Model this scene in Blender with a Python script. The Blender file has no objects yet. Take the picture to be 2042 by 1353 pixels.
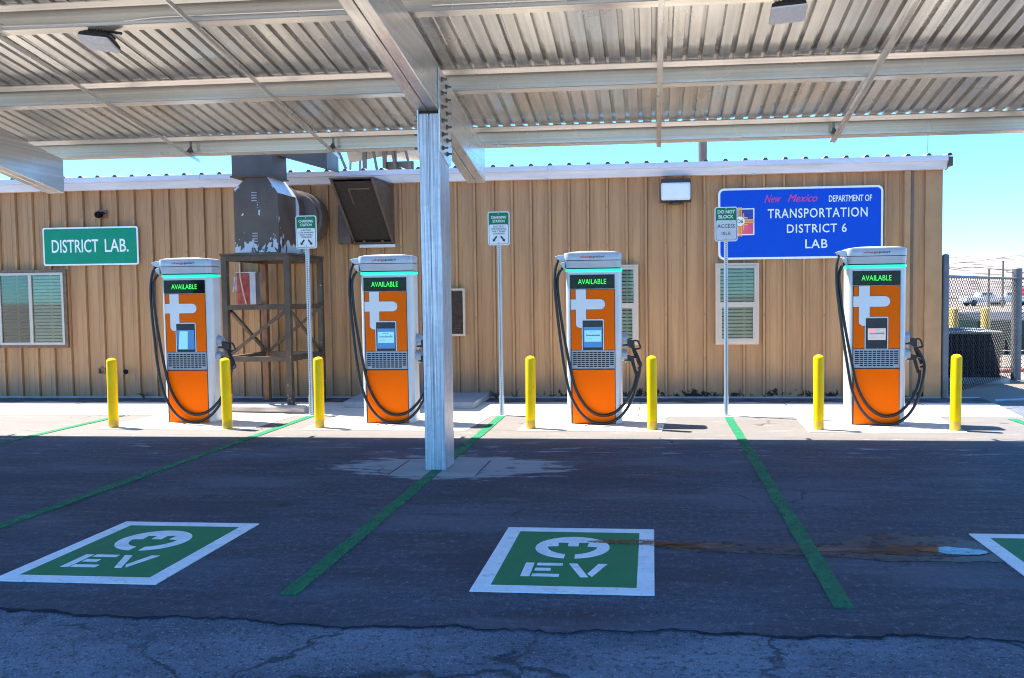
import bpy, bmesh, math, random
from mathutils import Vector, Matrix
random.seed(7)
S = bpy.context.scene
C = S.collection
R = math.radians

# ---------------------------------------------------------------- camera, sky, sun, exposure
cam = bpy.data.cameras.new("camera")
cam_ob = bpy.data.objects.new("camera", cam); C.objects.link(cam_ob)
cam.sensor_width = 36.0; cam.lens = 1700 / 2042 * 36
cam.shift_x = -112 / 2042
cam.clip_start = 0.05; cam.clip_end = 20000
right = Vector((0.99515, 0.097724, -0.011210)); down = Vector((-0.006205, -0.051374, -0.998660)); fwd = Vector((-0.098169, 0.993887, -0.050518))
m = Matrix.Identity(4)
for i in range(3):
    m[i][0] = right[i]; m[i][1] = -down[i]; m[i][2] = -fwd[i]
m[2][3] = 1.65
cam_ob.matrix_world = m
S.camera = cam_ob

SUN_DIR = Vector((-0.485, 0.165, 1.0)).normalized()          # towards the sun
W = bpy.data.worlds.new("World"); S.world = W; W.use_nodes = True
wn = W.node_tree.nodes; wl = W.node_tree.links
sky = wn.new("ShaderNodeTexSky"); sky.sky_type = 'NISHITA'; sky.sun_disc = False
sky.sun_elevation = math.asin(SUN_DIR.z); sky.sun_rotation = math.atan2(SUN_DIR.x, SUN_DIR.y)
sky.altitude = 1900; sky.air_density = 1.0; sky.dust_density = 0.0; sky.ozone_density = 2.5
bg = wn["Background"]; bg.inputs[1].default_value = 0.12
tint = wn.new("ShaderNodeMix"); tint.data_type = 'RGBA'; tint.blend_type = 'MULTIPLY'; tint.inputs[0].default_value = 1.0
tint.inputs[7].default_value = (0.41, 0.86, 1.18, 1)                 # clear, dry desert air
wl.new(sky.outputs[0], tint.inputs[6]); wl.new(tint.outputs[2], bg.inputs[0])
sun = bpy.data.lights.new("sun", 'SUN'); sun.energy = 5.0; sun.angle = R(0.5); sun.color = (1.0, 0.95, 0.87)
sun_ob = bpy.data.objects.new("sun", sun); C.objects.link(sun_ob)
sun_ob.rotation_euler = (-SUN_DIR).to_track_quat('-Z', 'Y').to_euler(); sun_ob.location = (-8, 10, 30)
S.view_settings.view_transform = 'Standard'; S.view_settings.look = 'None'
S.view_settings.exposure = 1.9; S.view_settings.gamma = 1.0
S.render.resolution_x = 1024; S.render.resolution_y = 678
S.cycles.filter_width = 1.05; S.cycles.max_bounces = 10; S.cycles.diffuse_bounces = 6; S.cycles.glossy_bounces = 4; S.cycles.transparent_max_bounces = 12

# ---------------------------------------------------------------- node helper and materials
class N:
    def __init__(s, name):
        s.m = bpy.data.materials.new(name); s.m.use_nodes = True
        s.n = s.m.node_tree.nodes; s.l = s.m.node_tree.links
        s.b = s.n["Principled BSDF"]
    def new(s, t, **k):
        o = s.n.new("ShaderNode" + t)
        for a, v in k.items(): setattr(o, a, v)
        return o
    def link(s, a, b): s.l.new(a, b)
    def pos(s): return s.new("NewGeometry").outputs["Position"]
    def obj(s): return s.new("TexCoord").outputs["Object"]
    def scale(s, v, sc):
        o = s.new("Mapping"); o.inputs["Scale"].default_value = sc; s.link(v, o.inputs[0]); return o.outputs[0]
    def noise(s, v, sc, det=4, rough=.55, dist=0):
        o = s.new("TexNoise"); o.inputs["Scale"].default_value = sc; o.inputs["Detail"].default_value = det
        o.inputs["Roughness"].default_value = rough; o.inputs["Distortion"].default_value = dist
        s.link(v, o.inputs["Vector"]); return o.outputs["Fac"]
    def ramp(s, f, a, b, ca=0.0, cb=1.0):
        o = s.new("MapRange"); o.interpolation_type = 'SMOOTHSTEP'
        for i, v in enumerate((a, b, ca, cb)): o.inputs[i + 1].default_value = v
        s.link(f, o.inputs[0]); return o.outputs[0]
    def math(s, op, a, b=None):
        o = s.new("Math", operation=op)
        for i, v in enumerate((a, b)):
            if v is None: continue
            if isinstance(v, (int, float)): o.inputs[i].default_value = v
            else: s.link(v, o.inputs[i])
        return o.outputs[0]
    def mix(s, f, a, b):
        o = s.new("Mix", data_type='RGBA')
        for i, v in ((0, f), (6, a), (7, b)):
            if isinstance(v, (int, float)): o.inputs[i].default_value = v
            elif isinstance(v, tuple): o.inputs[i].default_value = (*v, 1)
            else: s.link(v, o.inputs[i])
        return o.outputs[2]
    def sep(s, v):
        o = s.new("SeparateXYZ"); s.link(v, o.inputs[0]); return o.outputs
    def bump(s, h, strength=.3, dist=.01):
        o = s.new("Bump"); o.inputs["Strength"].default_value = strength; o.inputs["Distance"].default_value = dist
        s.link(h, o.inputs["Height"]); s.link(o.outputs[0], s.b.inputs["Normal"])
    def col(s, v):
        if isinstance(v, tuple): s.b.inputs["Base Color"].default_value = (*v, 1)
        else: s.link(v, s.b.inputs["Base Color"])
    def set(s, rough=.6, metal=0, spec=.5, coat=0):
        s.b.inputs["Roughness"].default_value = rough; s.b.inputs["Metallic"].default_value = metal
        s.b.inputs["Specular IOR Level"].default_value = spec; s.b.inputs["Coat Weight"].default_value = coat
        return s

def pbr(name, c, rough=.6, metal=0, var=.12, sc=6, stretch=(1, 1, 1), bump=0, bsc=60, spec=.5, coat=0, world=False):
    k = N(name).set(rough, metal, spec, coat)
    v = k.scale(k.pos() if world else k.obj(), stretch)
    f = k.noise(v, sc)
    k.col(k.mix(k.ramp(f, .3, .7), tuple(x * (1 - var) for x in c), tuple(min(1, x * (1 + var)) for x in c)))
    rr = None if var == 0 else k.ramp(k.noise(v, sc * 3), .3, .7, max(.03, rough - .08), min(1, rough + .08))
    if rr: k.link(rr, k.b.inputs["Roughness"])
    if bump: k.bump(k.noise(v, bsc), bump, .004)
    return k.m

def emit(name, c, st, base=(.01, .01, .01)):
    k = N(name).set(.3); k.col(base)
    k.b.inputs["Emission Color"].default_value = (*c, 1); k.b.inputs["Emission Strength"].default_value = st
    return k.m

M = {}
def mat_asphalt():
    k = N("asphalt_sealed").set(.72, spec=.3); p = k.pos()
    big = k.noise(k.scale(p, (.35, 1.3, 1)), 1.6, 5, .6); mid = k.noise(k.scale(p, (.5, 3.2, 1)), 3.2, 5, .65, .6)
    fine = k.noise(p, 70, 4, .75); agg = k.noise(p, 160, 2, .5)
    c = k.mix(k.ramp(big, .36, .66), (.036, .041, .064), (.086, .094, .130))
    c = k.mix(k.ramp(mid, .48, .74, 0, .55), c, (.145, .158, .20))
    c = k.mix(k.ramp(mid, .30, .44, .5, 0), c, (.042, .043, .055))
    c = k.mix(k.ramp(fine, .42, .56, .6, 0), c, (.018, .020, .028))
    sm = k.noise(k.scale(p, (.8, .55, 1)), 30, 5, .8); c = k.mix(k.ramp(sm, .53, .68, 0, .8), c, (.165, .18, .225)); c = k.mix(k.ramp(sm, .47, .34, 0, .75), c, (.022, .024, .032))
    md = k.noise(k.scale(p, (.7, 1, 1)), 6, 7, .78); c = k.mix(k.ramp(md, .46, .33, 0, .7), c, (.030, .031, .042)); c = k.mix(k.ramp(md, .56, .70, 0, .5), c, (.14, .152, .195))
    c = k.mix(k.ramp(agg, .64, .76, 0, .5), c, (.30, .29, .28))
    lg = k.noise(k.scale(p, (.5, 1.4, 1)), .8, 5, .6); c = k.mix(k.ramp(lg, .50, .66, 0, .45), c, (.125, .137, .18)); c = k.mix(k.ramp(lg, .47, .36, 0, .55), c, (.030, .031, .043))
    # pale dust round the concrete footing and in the drying patches beside the concrete
    xyz = k.sep(p)
    dx = k.math('DIVIDE', k.math('ADD', xyz[0], 1.95), 1.25); dy = k.math('DIVIDE', k.math('SUBTRACT', xyz[1], 8.1), .62)
    r = k.math('ADD', k.math('MULTIPLY', dx, dx), k.math('MULTIPLY', dy, dy))
    r = k.math('ADD', r, k.math('MULTIPLY', k.math('SUBTRACT', k.noise(k.scale(p, (.6, 2.4, 1)), 3.5, 6, .65), .5), 3.4))
    c = k.mix(k.ramp(r, .5, .9, .85, 0), c, (.34, .345, .36))
    ys = k.math('MULTIPLY', k.ramp(xyz[1], 8.2, 8.9), k.ramp(k.noise(k.scale(p, (.7, 3.0, 1)), 2.3, 6, .7), .56, .66))
    c = k.mix(k.math('MULTIPLY', ys, .75), c, (.34, .345, .36))
    # sunlight beyond the canopy's shadow put in as paler, warmer asphalt
    c = k.mix(k.ramp(k.math('ADD', xyz[1], k.math('MULTIPLY', k.noise(p, 2.0, 4), .5)), 9.35, 10.3, 0, .8), c, (.185, .165, .142))
    # old oil drips where cars stop
    od = k.new("TexVoronoi"); od.inputs["Scale"].default_value = 1.15; k.link(k.scale(p, (1, 1, 0)), od.inputs["Vector"])
    oil = k.ramp(k.math('ADD', od.outputs["Distance"], k.math('MULTIPLY', k.noise(p, 14, 5, .7), .16)), .11, .17, .6, 0); c = k.mix(k.math('MULTIPLY', oil, k.ramp(k.noise(p, .5), .46, .56)), c, (.020, .020, .026))
    # hairline crack network
    vo = k.new("TexVoronoi", feature='DISTANCE_TO_EDGE'); vo.inputs["Scale"].default_value = .55
    wob = k.new("VectorMath", operation='ADD'); k.link(p, wob.inputs[0])
    nz = k.new("TexNoise"); nz.inputs["Scale"].default_value = 2.2; k.link(p, nz.inputs["Vector"])
    sub = k.new("VectorMath", operation='SCALE'); sub.inputs["Scale"].default_value = .7; k.link(nz.outputs["Color"], sub.inputs[0])
    k.link(sub.outputs[0], wob.inputs[1]); k.link(wob.outputs[0], vo.inputs["Vector"])
    crack = k.math('MULTIPLY', k.ramp(vo.outputs["Distance"], .002, .009, 1, 0), k.ramp(k.noise(p, .8), .5, .62))
    c = k.mix(k.math('MULTIPLY', crack, .75), c, (.02, .02, .025))
    k.col(c)
    k.link(k.ramp(big, .3, .7, .62, .8), k.b.inputs["Roughness"])
    h = k.math('ADD', k.math('MULTIPLY', fine, .7), k.math('MULTIPLY', agg, .6)); h = k.math('SUBTRACT', h, k.math('MULTIPLY', crack, 1.2)); k.bump(h, .8, .010)
    return k.m
M['asphalt'] = mat_asphalt()
def mat_old():
    k = N("asphalt_worn").set(.78, spec=.3); p = k.pos()
    vo = k.new("TexVoronoi"); vo.inputs["Scale"].default_value = 70; k.link(p, vo.inputs["Vector"])
    big = k.noise(k.scale(p, (.6, 1.2, 1)), 1.7, 5, .6); f = k.noise(p, 34, 4, .75)
    c = k.mix(k.ramp(big, .3, .7), (.095, .104, .135), (.185, .20, .245))
    c = k.mix(k.ramp(f, .50, .64, 0, .75), c, (.035, .036, .044))
    bright = k.sep(vo.outputs["Color"])[0]
    c = k.mix(k.math('MULTIPLY', k.ramp(bright, .62, .92), k.ramp(vo.outputs["Distance"], .25, .5, .6, 0)), c, (.36, .37, .39))
    v2 = k.new("TexVoronoi", feature='DISTANCE_TO_EDGE'); v2.inputs["Scale"].default_value = 1.0
    nz = k.new("TexNoise"); nz.inputs["Scale"].default_value = 3; nz.inputs["Detail"].default_value = 5; k.link(p, nz.inputs["Vector"])
    wob = k.new("VectorMath", operation='MULTIPLY_ADD'); k.link(nz.outputs["Color"], wob.inputs[0]); wob.inputs[1].default_value = (.6, .6, 0); k.link(p, wob.inputs[2])
    k.link(wob.outputs[0], v2.inputs["Vector"])
    crack = k.math('MULTIPLY', k.ramp(v2.outputs["Distance"], .003, .020, 1, 0), k.ramp(k.noise(p, 1.1), .36, .52))
    c = k.mix(k.math('MULTIPLY', crack, .72), c, (.016, .017, .021))
    k.col(c)
    h = k.math('SUBTRACT', k.math('ADD', f, k.math('MULTIPLY', k.ramp(vo.outputs["Distance"], .1, .6, 1, 0), .6)), k.math('MULTIPLY', crack, 1.5)); k.bump(h, .8, .012)
    return k.m
M['old_asphalt'] = mat_old()
def mat_concrete(name, a, b):
    k = N(name).set(.85, spec=.25); p = k.pos()
    f = k.noise(p, 1.8, 6, .65); g = k.noise(p, 90, 3, .6); s_ = k.noise(k.scale(p, (1, 2.5, 1)), 4, 5, .7)
    c = k.mix(k.ramp(f, .3, .7), a, b); c = k.mix(k.ramp(g, .55, .75, 0, .25), c, tuple(x * .6 for x in a))
    c = k.mix(k.ramp(s_, .60, .75, 0, .35), c, tuple(x * .62 for x in a)); k.col(c); k.bump(g, .25, .004); return k.m
M['concrete'] = mat_concrete("concrete_pale", (.56, .50, .42), (.66, .60, .51))
M['concrete_grey'] = mat_concrete("concrete_grey", (.26, .265, .275), (.36, .365, .37))
M['strip'] = pbr("wall_shade_dark", (.085, .080, .082), .9, var=.4, sc=5, bump=.5, bsc=50, spec=.2, world=True)  # dark tone for the shade at the wall foot
def mat_dirt():
    k = N("desert_dirt").set(.95, spec=.1); p = k.pos()
    f = k.noise(p, .35, 6, .6); g = k.noise(p, 14, 5, .7); v = k.new("TexVoronoi"); v.inputs["Scale"].default_value = .22; k.link(p, v.inputs["Vector"])
    far = k.ramp(k.sep(p)[1], 40, 130)
    c = k.mix(k.ramp(f, .3, .7), (.25, .20, .16), (.33, .275, .225)); c = k.mix(k.ramp(g, .5, .72, 0, .35), c, (.16, .125, .10))
    sh = k.math('MULTIPLY', k.ramp(v.outputs["Distance"], .25, .45, 1, 0), far); c = k.mix(k.math('MULTIPLY', sh, .8), c, (.10, .105, .07))
    k.col(c); k.bump(g, .4, .03); return k.m
M['dirt'] = mat_dirt()
def mat_hill():
    k = N("desert_hillside").set(.95, spec=.1); p = k.pos()
    v = k.new("TexVoronoi"); v.inputs["Scale"].default_value = .075; k.link(k.scale(p, (1, .35, .35)), v.inputs["Vector"])
    v2 = k.new("TexVoronoi"); v2.inputs["Scale"].default_value = .16; k.link(k.scale(p, (1, .4, .4)), v2.inputs["Vector"])
    f = k.noise(p, .006, 6, .6)
    c = k.mix(k.ramp(f, .35, .65), (.25, .20, .18), (.33, .28, .26))
    c = k.mix(k.ramp(v.outputs["Distance"], .28, .48, .85, 0), c, (.085, .075, .062)); c = k.mix(k.ramp(v2.outputs["Distance"], .22, .42, .7, 0), c, (.095, .085, .07))
    k.col(c); return k.m
M['hill'] = mat_hill()
def mat_wall():
    k = N("wall_paint_tan").set(.6, spec=.15); p = k.pos(); xyz = k.sep(p)
    f = k.noise(k.scale(p, (3.2, 1, .22)), 2.4, 6, .6); g = k.noise(p, 1.1, 4); st = k.noise(k.scale(p, (16, 1, .35)), 1.6, 4, .6)
    c = k.mix(k.ramp(f, .3, .7), (.355, .196, .096), (.465, .267, .128))
    c = k.mix(k.ramp(g, .35, .7, 0, .5), c, (.42, .226, .120))
    c = k.mix(k.ramp(st, .58, .78, 0, .35), c, (.20, .115, .06))
    # splashed dirt at the foot of the wall
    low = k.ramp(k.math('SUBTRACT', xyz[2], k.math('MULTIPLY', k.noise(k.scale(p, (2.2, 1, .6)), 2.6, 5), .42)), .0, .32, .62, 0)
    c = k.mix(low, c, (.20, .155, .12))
    # old tar flaking off above the slab, only along the right half
    n1 = k.noise(k.scale(p, (1, 1, .8)), 5.2, 7, .72, .4); n2 = k.noise(k.scale(p, (1.3, 1, .2)), 1.7, 2)
    top = k.math('ADD', k.math('MULTIPLY', n2, .20), k.math('MULTIPLY', k.math('SUBTRACT', n1, .5), .55))
    tar = k.ramp(k.math('SUBTRACT', xyz[2], top), .005, .018, 1, 0)
    tar = k.math('MULTIPLY', tar, k.ramp(xyz[0], -2.8, -2.4)); tar = k.math('MULTIPLY', tar, k.ramp(k.noise(p, 7, 5, .7), .49, .55))
    c = k.mix(tar, c, (.018, .016, .016)); k.col(c); k.bump(k.noise(k.scale(p, (1, 1, .5)), 2.5, 3), .22, .03)
    return k.m
M['wall'] = mat_wall()
M['tan_trim'] = pbr("trim_tan", (.40, .225, .108), .55, spec=.2, var=.1, sc=3)
M['tan_dark'] = pbr("trim_shadow_brown", (.18, .115, .07), .6)
def mat_galv(name, lo, hi, rough, metal, streak=(14, 14, .5), sc=3, spangle=.1):
    k = N(name).set(rough, metal); v = k.obj()
    f = k.noise(k.scale(v, streak), sc, 4, .5); big = k.noise(v, .7, 3); sp = k.new("TexVoronoi"); sp.inputs["Scale"].default_value = 22; k.link(v, sp.inputs["Vector"])
    c = k.mix(k.ramp(f, .25, .75), lo, hi); g = k.sep(sp.outputs["Color"])[0]
    c = k.mix(k.ramp(big, .35, .7, 0, .35), c, tuple(x * .78 for x in lo))
    c = k.mix(k.math('MULTIPLY', g, spangle), c, tuple(x * .6 for x in lo)); k.col(c)
    k.link(k.ramp(big, .3, .7, rough - .05, rough + .07), k.b.inputs["Roughness"]); return k.m
M['galv_deck'] = mat_galv("galvanised_deck", (.66, .645, .61), (.93, .91, .87), .27, .72, (6.5, .10, 1))
M['galv_purlin'] = mat_galv("galvanised_purlin", (.70, .655, .585), (.93, .875, .785), .27, .55, (.10, 16, 16))
M['galv_beam'] = mat_galv("galvanised_beam", (.58, .565, .545), (.80, .78, .75), .28, .6, (10, .12, 10))
M['galv_post'] = mat_galv("galvanised_post", (.30, .33, .38), (.80, .83, .88), .4, .5, (38, 38, .5), 3, .2)
M['galv_dull'] = mat_galv("galvanised_dull", (.36, .37, .39), (.50, .51, .53), .45, .6)
M['bolt'] = pbr("bolt_steel", (.20, .20, .21), .4, .8)
M['black_gap'] = pbr("gap_black", (.012, .012, .013), .8)
M['gutter'] = pbr("gutter_white", (.58, .58, .60), .4, .0, var=.1, sc=3, stretch=(.4, 1, 3))
M['roof'] = pbr("roof_white_metal", (.62, .62, .61), .45, .1, var=.08)
M['silver'] = pbr("charger_silver", (.56, .585, .62), .38, .15, var=.03, coat=.2)
M['silver_cap'] = pbr("charger_cap_silver", (.44, .475, .54), .36, .25, var=.03, coat=.2)
M['silver_grey'] = pbr("charger_grey_metal", (.36, .38, .42), .42, .35, var=.05)
M['emblem'] = pbr("emblem_silver", (.84, .84, .86), .45, .0, var=.0)
M['orange'] = pbr("charger_orange", (1.0, .15, .0), .34, 0, var=.0, spec=.07)
M['seam'] = pbr("seam_dark", (.03, .028, .03), .6)
M['rubber'] = pbr("rubber_black", (.012, .012, .014), .42, 0, var=.2, sc=30)
M['plastic_black'] = pbr("plastic_black", (.014, .014, .018), .35)
M['display'] = pbr("display_glass", (.005, .006, .006), .10, 0, spec=.18)
M['led'] = emit("led_teal", (.0, .88, .55), .27, (.03, .35, .26))
M['led_pale'] = emit("led_glow_strip", (.25, .95, .75), .08, (.4, .7, .62))
M['green_text'] = emit("display_text_green", (.03, 1, .08), .42)
M['screen'] = emit("screen_blue", (.04, .20, .60), .26)
M['screen_in'] = emit("screen_page", (.22, .62, 1.0), .30)
M['screen_pale'] = emit("screen_page_pale", (.62, .66, .78), .22)
M['screen_pink'] = emit("screen_reflection_pink", (.9, .40, .55), .26)
M['screen_ink'] = emit("screen_ink", (.05, .30, .42), .15)
M['red_ink'] = pbr("logo_red", (.70, .075, .03), .5)
M['grey_ink'] = pbr("logo_grey", (.085, .09, .10), .5)
def mat_boll():
    k = N("bollard_yellow").set(.4, spec=.14); o = k.obj(); z = k.sep(o)[2]; v = k.pos()
    c = k.mix(k.ramp(k.noise(v, 5, 4), .3, .7), (.95, .52, .0), (1.0, .59, .001))
    d = k.math('MULTIPLY', k.ramp(k.math('SUBTRACT', z, k.math('MULTIPLY', k.noise(v, 9, 5), .16)), -.01, .06, 1, 0), .55); c = k.mix(d, c, (.22, .17, .09))
    sc_ = k.ramp(k.noise(k.scale(v, (6, 6, 1.2)), 6, 4, .65), .70, .73, 0, .7); k.col(k.mix(sc_, c, (.30, .22, .05))); return k.m
M['yellow'] = mat_boll()
M['bollard_far'] = pbr("bollard_faded", (.66, .46, .14), .6)
M['sign_white'] = pbr("sign_white", (.74, .76, .78), .4, var=.03)
M['sign_grey'] = pbr("sign_pale_grey", (.60, .61, .65), .4, var=.03)
M['sign_green'] = pbr("sign_green", (.006, .19, .08), .4, var=.05, spec=.2)
M['sign_teal'] = pbr("sign_teal_green", (.003, .23, .13), .4, var=.05, spec=.15)
M['sign_blue'] = pbr("sign_blue", (.0, .062, .48), .4, var=.03, spec=.15)
M['navy'] = pbr("emblem_navy", (.01, .03, .25), .4)
M['pink'] = pbr("emblem_pink", (.72, .075, .15), .4)
M['magenta'] = pbr("script_magenta", (.60, .03, .16), .4)
M['gold'] = pbr("emblem_gold", (.85, .38, .03), .4)
M['ink'] = pbr("ink_dark", (.02, .035, .035), .5)
def mat_perf():
    k = N("perforated_tube").set(.42, .55); o = k.obj(); x = k.sep(o)
    fz = k.math('SUBTRACT', k.math('FRACT', k.math('MULTIPLY', x[2], 39.37)), .5); fz = k.math('DIVIDE', fz, 39.37)
    d = k.math('ADD', k.math('MULTIPLY', fz, fz), k.math('MULTIPLY', x[0], x[0])); hole = k.ramp(d, .0068**2, .0082**2, 1, 0)
    f = k.noise(k.scale(o, (20, 20, 1)), 4)
    c = k.mix(k.ramp(f, .3, .7), (.42, .45, .48), (.58, .61, .64)); k.col(k.mix(hole, c, (.012, .012, .014)))
    k.link(k.math('MULTIPLY', k.math('SUBTRACT', 1.0, hole), .55), k.b.inputs["Metallic"]); return k.m
M['perf'] = mat_perf()
def mat_paint(name, c, wear, bump=.35, thin=0):
    k = N(name).set(.65, spec=.35); p = k.pos(); f = k.noise(p, 130, 3, .7); g = k.noise(p, 5, 6, .7)
    col = k.mix(k.ramp(g, .3, .72), tuple(x * .86 for x in c), c)
    col = k.mix(k.math('MULTIPLY', k.ramp(f, .56, .70), wear), col, (.05, .052, .06))
    worn = k.math('MULTIPLY', k.ramp(k.noise(p, 22, 7, .82), .57, .63), min(1, wear * 1.5)); col = k.mix(k.math('MULTIPLY', k.ramp(k.noise(k.scale(p, (.6, 1, 1)), 4, 7, .8), .52, .70), wear), col, (.07, .075, .09))
    k.col(k.mix(worn, col, (.06, .062, .07))); k.bump(f, bump, .005)
    if thin:
        tr = k.new("BsdfTransparent"); mx = k.new("MixShader"); n_ = k.noise(k.scale(p, (1, .5, 1)), 11, 8, .82)
        k.link(k.ramp(n_, .34, .60, 1 - thin * .35, 1 - thin), mx.inputs[0]); k.link(tr.outputs[0], mx.inputs[1]); k.link(k.b.outputs[0], mx.inputs[2]); k.link(mx.outputs[0], k.n["Material Output"].inputs[0])
    return k.m
M['line_green'] = mat_paint("line_paint_green", (.008, .215, .088), .5, thin=.42)
M['mark_green'] = mat_paint("marking_paint_green", (.001, .20, .065), .3)
M['mark_white'] = mat_paint("marking_paint_white", (.86, .88, .90), .25)
def mat_brown():
    k = N("equipment_brown_paint").set(.5, spec=.4); o = k.pos(); x = k.sep(o)
    f = k.noise(o, 3, 5); c = k.mix(k.ramp(f, .3, .7), (.076, .052, .040), (.108, .078, .060))
    ch = k.noise(k.scale(o, (1.4, 1.4, .8)), 5.5, 5, .62, .3)
    edge = k.ramp(x[2], 2.34, 2.66, .27, 0); up = k.ramp(x[2], 3.2, 3.45, 0, .06)
    chip = k.ramp(k.math('ADD', k.math('ADD', ch, edge), up), .672, .684)
    fl = k.ramp(k.noise(k.scale(o, (1, 1, .6)), 16, 3, .5), .735, .75)
    mask = k.math('MAXIMUM', chip, fl)
    c = k.mix(mask, c, (.52, .56, .58)); k.col(c); k.bump(mask, .15, .003); return k.m
M['brown'] = mat_brown()
def mat_duct():
    k = N("duct_brown_paint").set(.45, spec=.4); o = k.pos()
    f = k.noise(o, 2.5, 5); k.col(k.mix(k.ramp(f, .3, .7), (.080, .060, .048), (.110, .085, .070))); return k.m
M['duct'] = mat_duct()
def mat_stand():
    k = N("stand_brown_paint").set(.5, spec=.4); o = k.pos(); x = k.sep(o)
    f = k.noise(o, 4, 5); c = k.mix(k.ramp(f, .3, .7), (.066, .047, .032), (.10, .072, .050))
    ch = k.ramp(k.math('ADD', k.noise(o, 24, 3, .55), k.ramp(x[2], .1, .7, .09, 0)), .70, .715)
    rust = k.ramp(k.noise(o, 7, 5, .7), .58, .72, 0, .6); c = k.mix(rust, c, (.15, .065, .028)); k.col(k.mix(ch, c, (.50, .46, .38))); return k.m
M['stand'] = mat_stand()
M['rust_post'] = pbr("rusty_brown_leg", (.20, .09, .04), .7, var=.4, sc=8, stretch=(1, 1, .4))
M['red_box'] = pbr("red_paint_faded", (.32, .045, .025), .6, var=.35, sc=9)
M['grey_box'] = pbr("box_grey", (.38, .40, .42), .5)
M['dark_mesh'] = pbr("hood_mesh_dark", (.020, .016, .013), .7, var=.3, sc=20)
M['hood'] = pbr("hood_brown", (.092, .064, .047), .5, var=.15, sc=4)
M['mesh_brown'] = pbr("louver_brown", (.15, .085, .05), .6, var=.3, sc=20)
M['frame_tan'] = pbr("window_frame_tan", (.55, .41, .31), .45, var=.05)
M['frame_white'] = pbr("window_frame_white", (.46, .40, .335), .4, var=.04)
M['blind'] = pbr("blind_slat", (.48, .52, .43), .5, var=.1)
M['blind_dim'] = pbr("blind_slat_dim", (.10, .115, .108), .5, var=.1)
def mat_glass():
    k = N("window_glass"); k.n.remove(k.b)
    tr = k.new("BsdfTransparent"); tr.inputs[0].default_value = (.90, .94, .90, 1)
    gl = k.new("BsdfGlossy"); gl.inputs["Roughness"].default_value = .03
    fr = k.new("Fresnel"); fr.inputs[0].default_value = 1.42; mx = k.new("MixShader")
    nz = k.noise(k.pos(), 5, 3); bp = k.new("Bump"); bp.inputs["Strength"].default_value = .06; k.link(nz, bp.inputs["Height"]); k.link(bp.outputs[0], gl.inputs["Normal"])
    k.link(fr.outputs[0], mx.inputs[0]); k.link(tr.outputs[0], mx.inputs[1]); k.link(gl.outputs[0], mx.inputs[2])
    k.link(mx.outputs[0], k.n["Material Output"].inputs[0]); return k.m
M['glass'] = mat_glass()
M['dark_room'] = pbr("window_dark", (.02, .025, .022), .8)
M['lens'] = pbr("lamp_lens", (.66, .68, .70), .3, var=.03)
M['ac_black'] = pbr("condenser_black", (.006, .006, .007), .8, spec=.1)
M['ac_top'] = pbr("condenser_top", (.42, .41, .36), .5)
M['wire'] = pbr("fence_wire", (.040, .040, .043), .7, .0)
M['fence_post'] = pbr("fence_post_grey", (.12, .125, .135), .6, .1)
M['dumpster'] = pbr("dumpster_green", (.012, .045, .034), .7, spec=.2)
M['dumpster_lid'] = pbr("dumpster_lid", (.035, .045, .055), .8)
M['car_white'] = pbr("car_white", (.72, .72, .72), .3, coat=.5)
M['car_red'] = pbr("car_red", (.50, .05, .025), .3, coat=.5)
M['car_dark'] = pbr("car_glass_dark", (.02, .022, .026), .15)
M['tyre'] = pbr("tyre_black", (.02, .02, .02), .8)
M['beige_unit'] = pbr("rooftop_beige", (.30, .205, .125), .6)
M['wood_grey'] = pbr("weathered_grey", (.28, .26, .25), .8, var=.3, sc=9, stretch=(.3, 2, 2))
M['pipe_blue'] = pbr("pipe_blue_grey", (.30, .36, .45), .5)
M['red_pipe'] = pbr("pipe_rust_red", (.35, .11, .07), .7)
M['pole_wood'] = pbr("pole_wood", (.12, .10, .09), .9)
M['weed'] = pbr("weed_dry", (.10, .09, .05), .9)
def mat_mud():
    k = N("puddle_mud").set(.25, spec=.5); p = k.pos(); f = k.noise(k.scale(p, (1, 3, 1)), 3, 6, .7); g = k.noise(p, 60, 3)
    c = k.mix(k.ramp(f, .40, .60), (.17, .058, .014), (.060, .036, .027)); c = k.mix(k.ramp(g, .55, .75, 0, .4), c, (.03, .022, .018)); k.col(c)
    k.link(k.ramp(k.noise(k.scale(p, (1, 2, 1)), 2.2, 4), .42, .58, .35, .75), k.b.inputs["Roughness"]); tr = k.new("BsdfTransparent"); mx = k.new("MixShader"); k.link(k.ramp(k.noise(k.scale(p, (1, 2.2, 1)), 6, 7, .8), .30, .50, .35, .97), mx.inputs[0])
    k.link(tr.outputs[0], mx.inputs[1]); k.link(k.b.outputs[0], mx.inputs[2]); k.link(mx.outputs[0], k.n["Material Output"].inputs[0]); k.b.inputs["Specular IOR Level"].default_value = .25
    return k.m
M['mud'] = mat_mud()
def mat_water():
    k = N("puddle_water").set(.06, spec=.6); p = k.pos(); k.col((.014, .017, .026)); tr = k.new("BsdfTransparent"); mx = k.new("MixShader")
    k.link(k.ramp(k.noise(k.scale(p, (1, 2.6, 1)), 9, 8, .85), .34, .52, .1, 1), mx.inputs[0]); k.bump(k.noise(p, 25, 3), .04, .004)
    k.link(tr.outputs[0], mx.inputs[1]); k.link(k.b.outputs[0], mx.inputs[2]); k.link(mx.outputs[0], k.n["Material Output"].inputs[0]); return k.m
M['water'] = mat_water()
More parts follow.
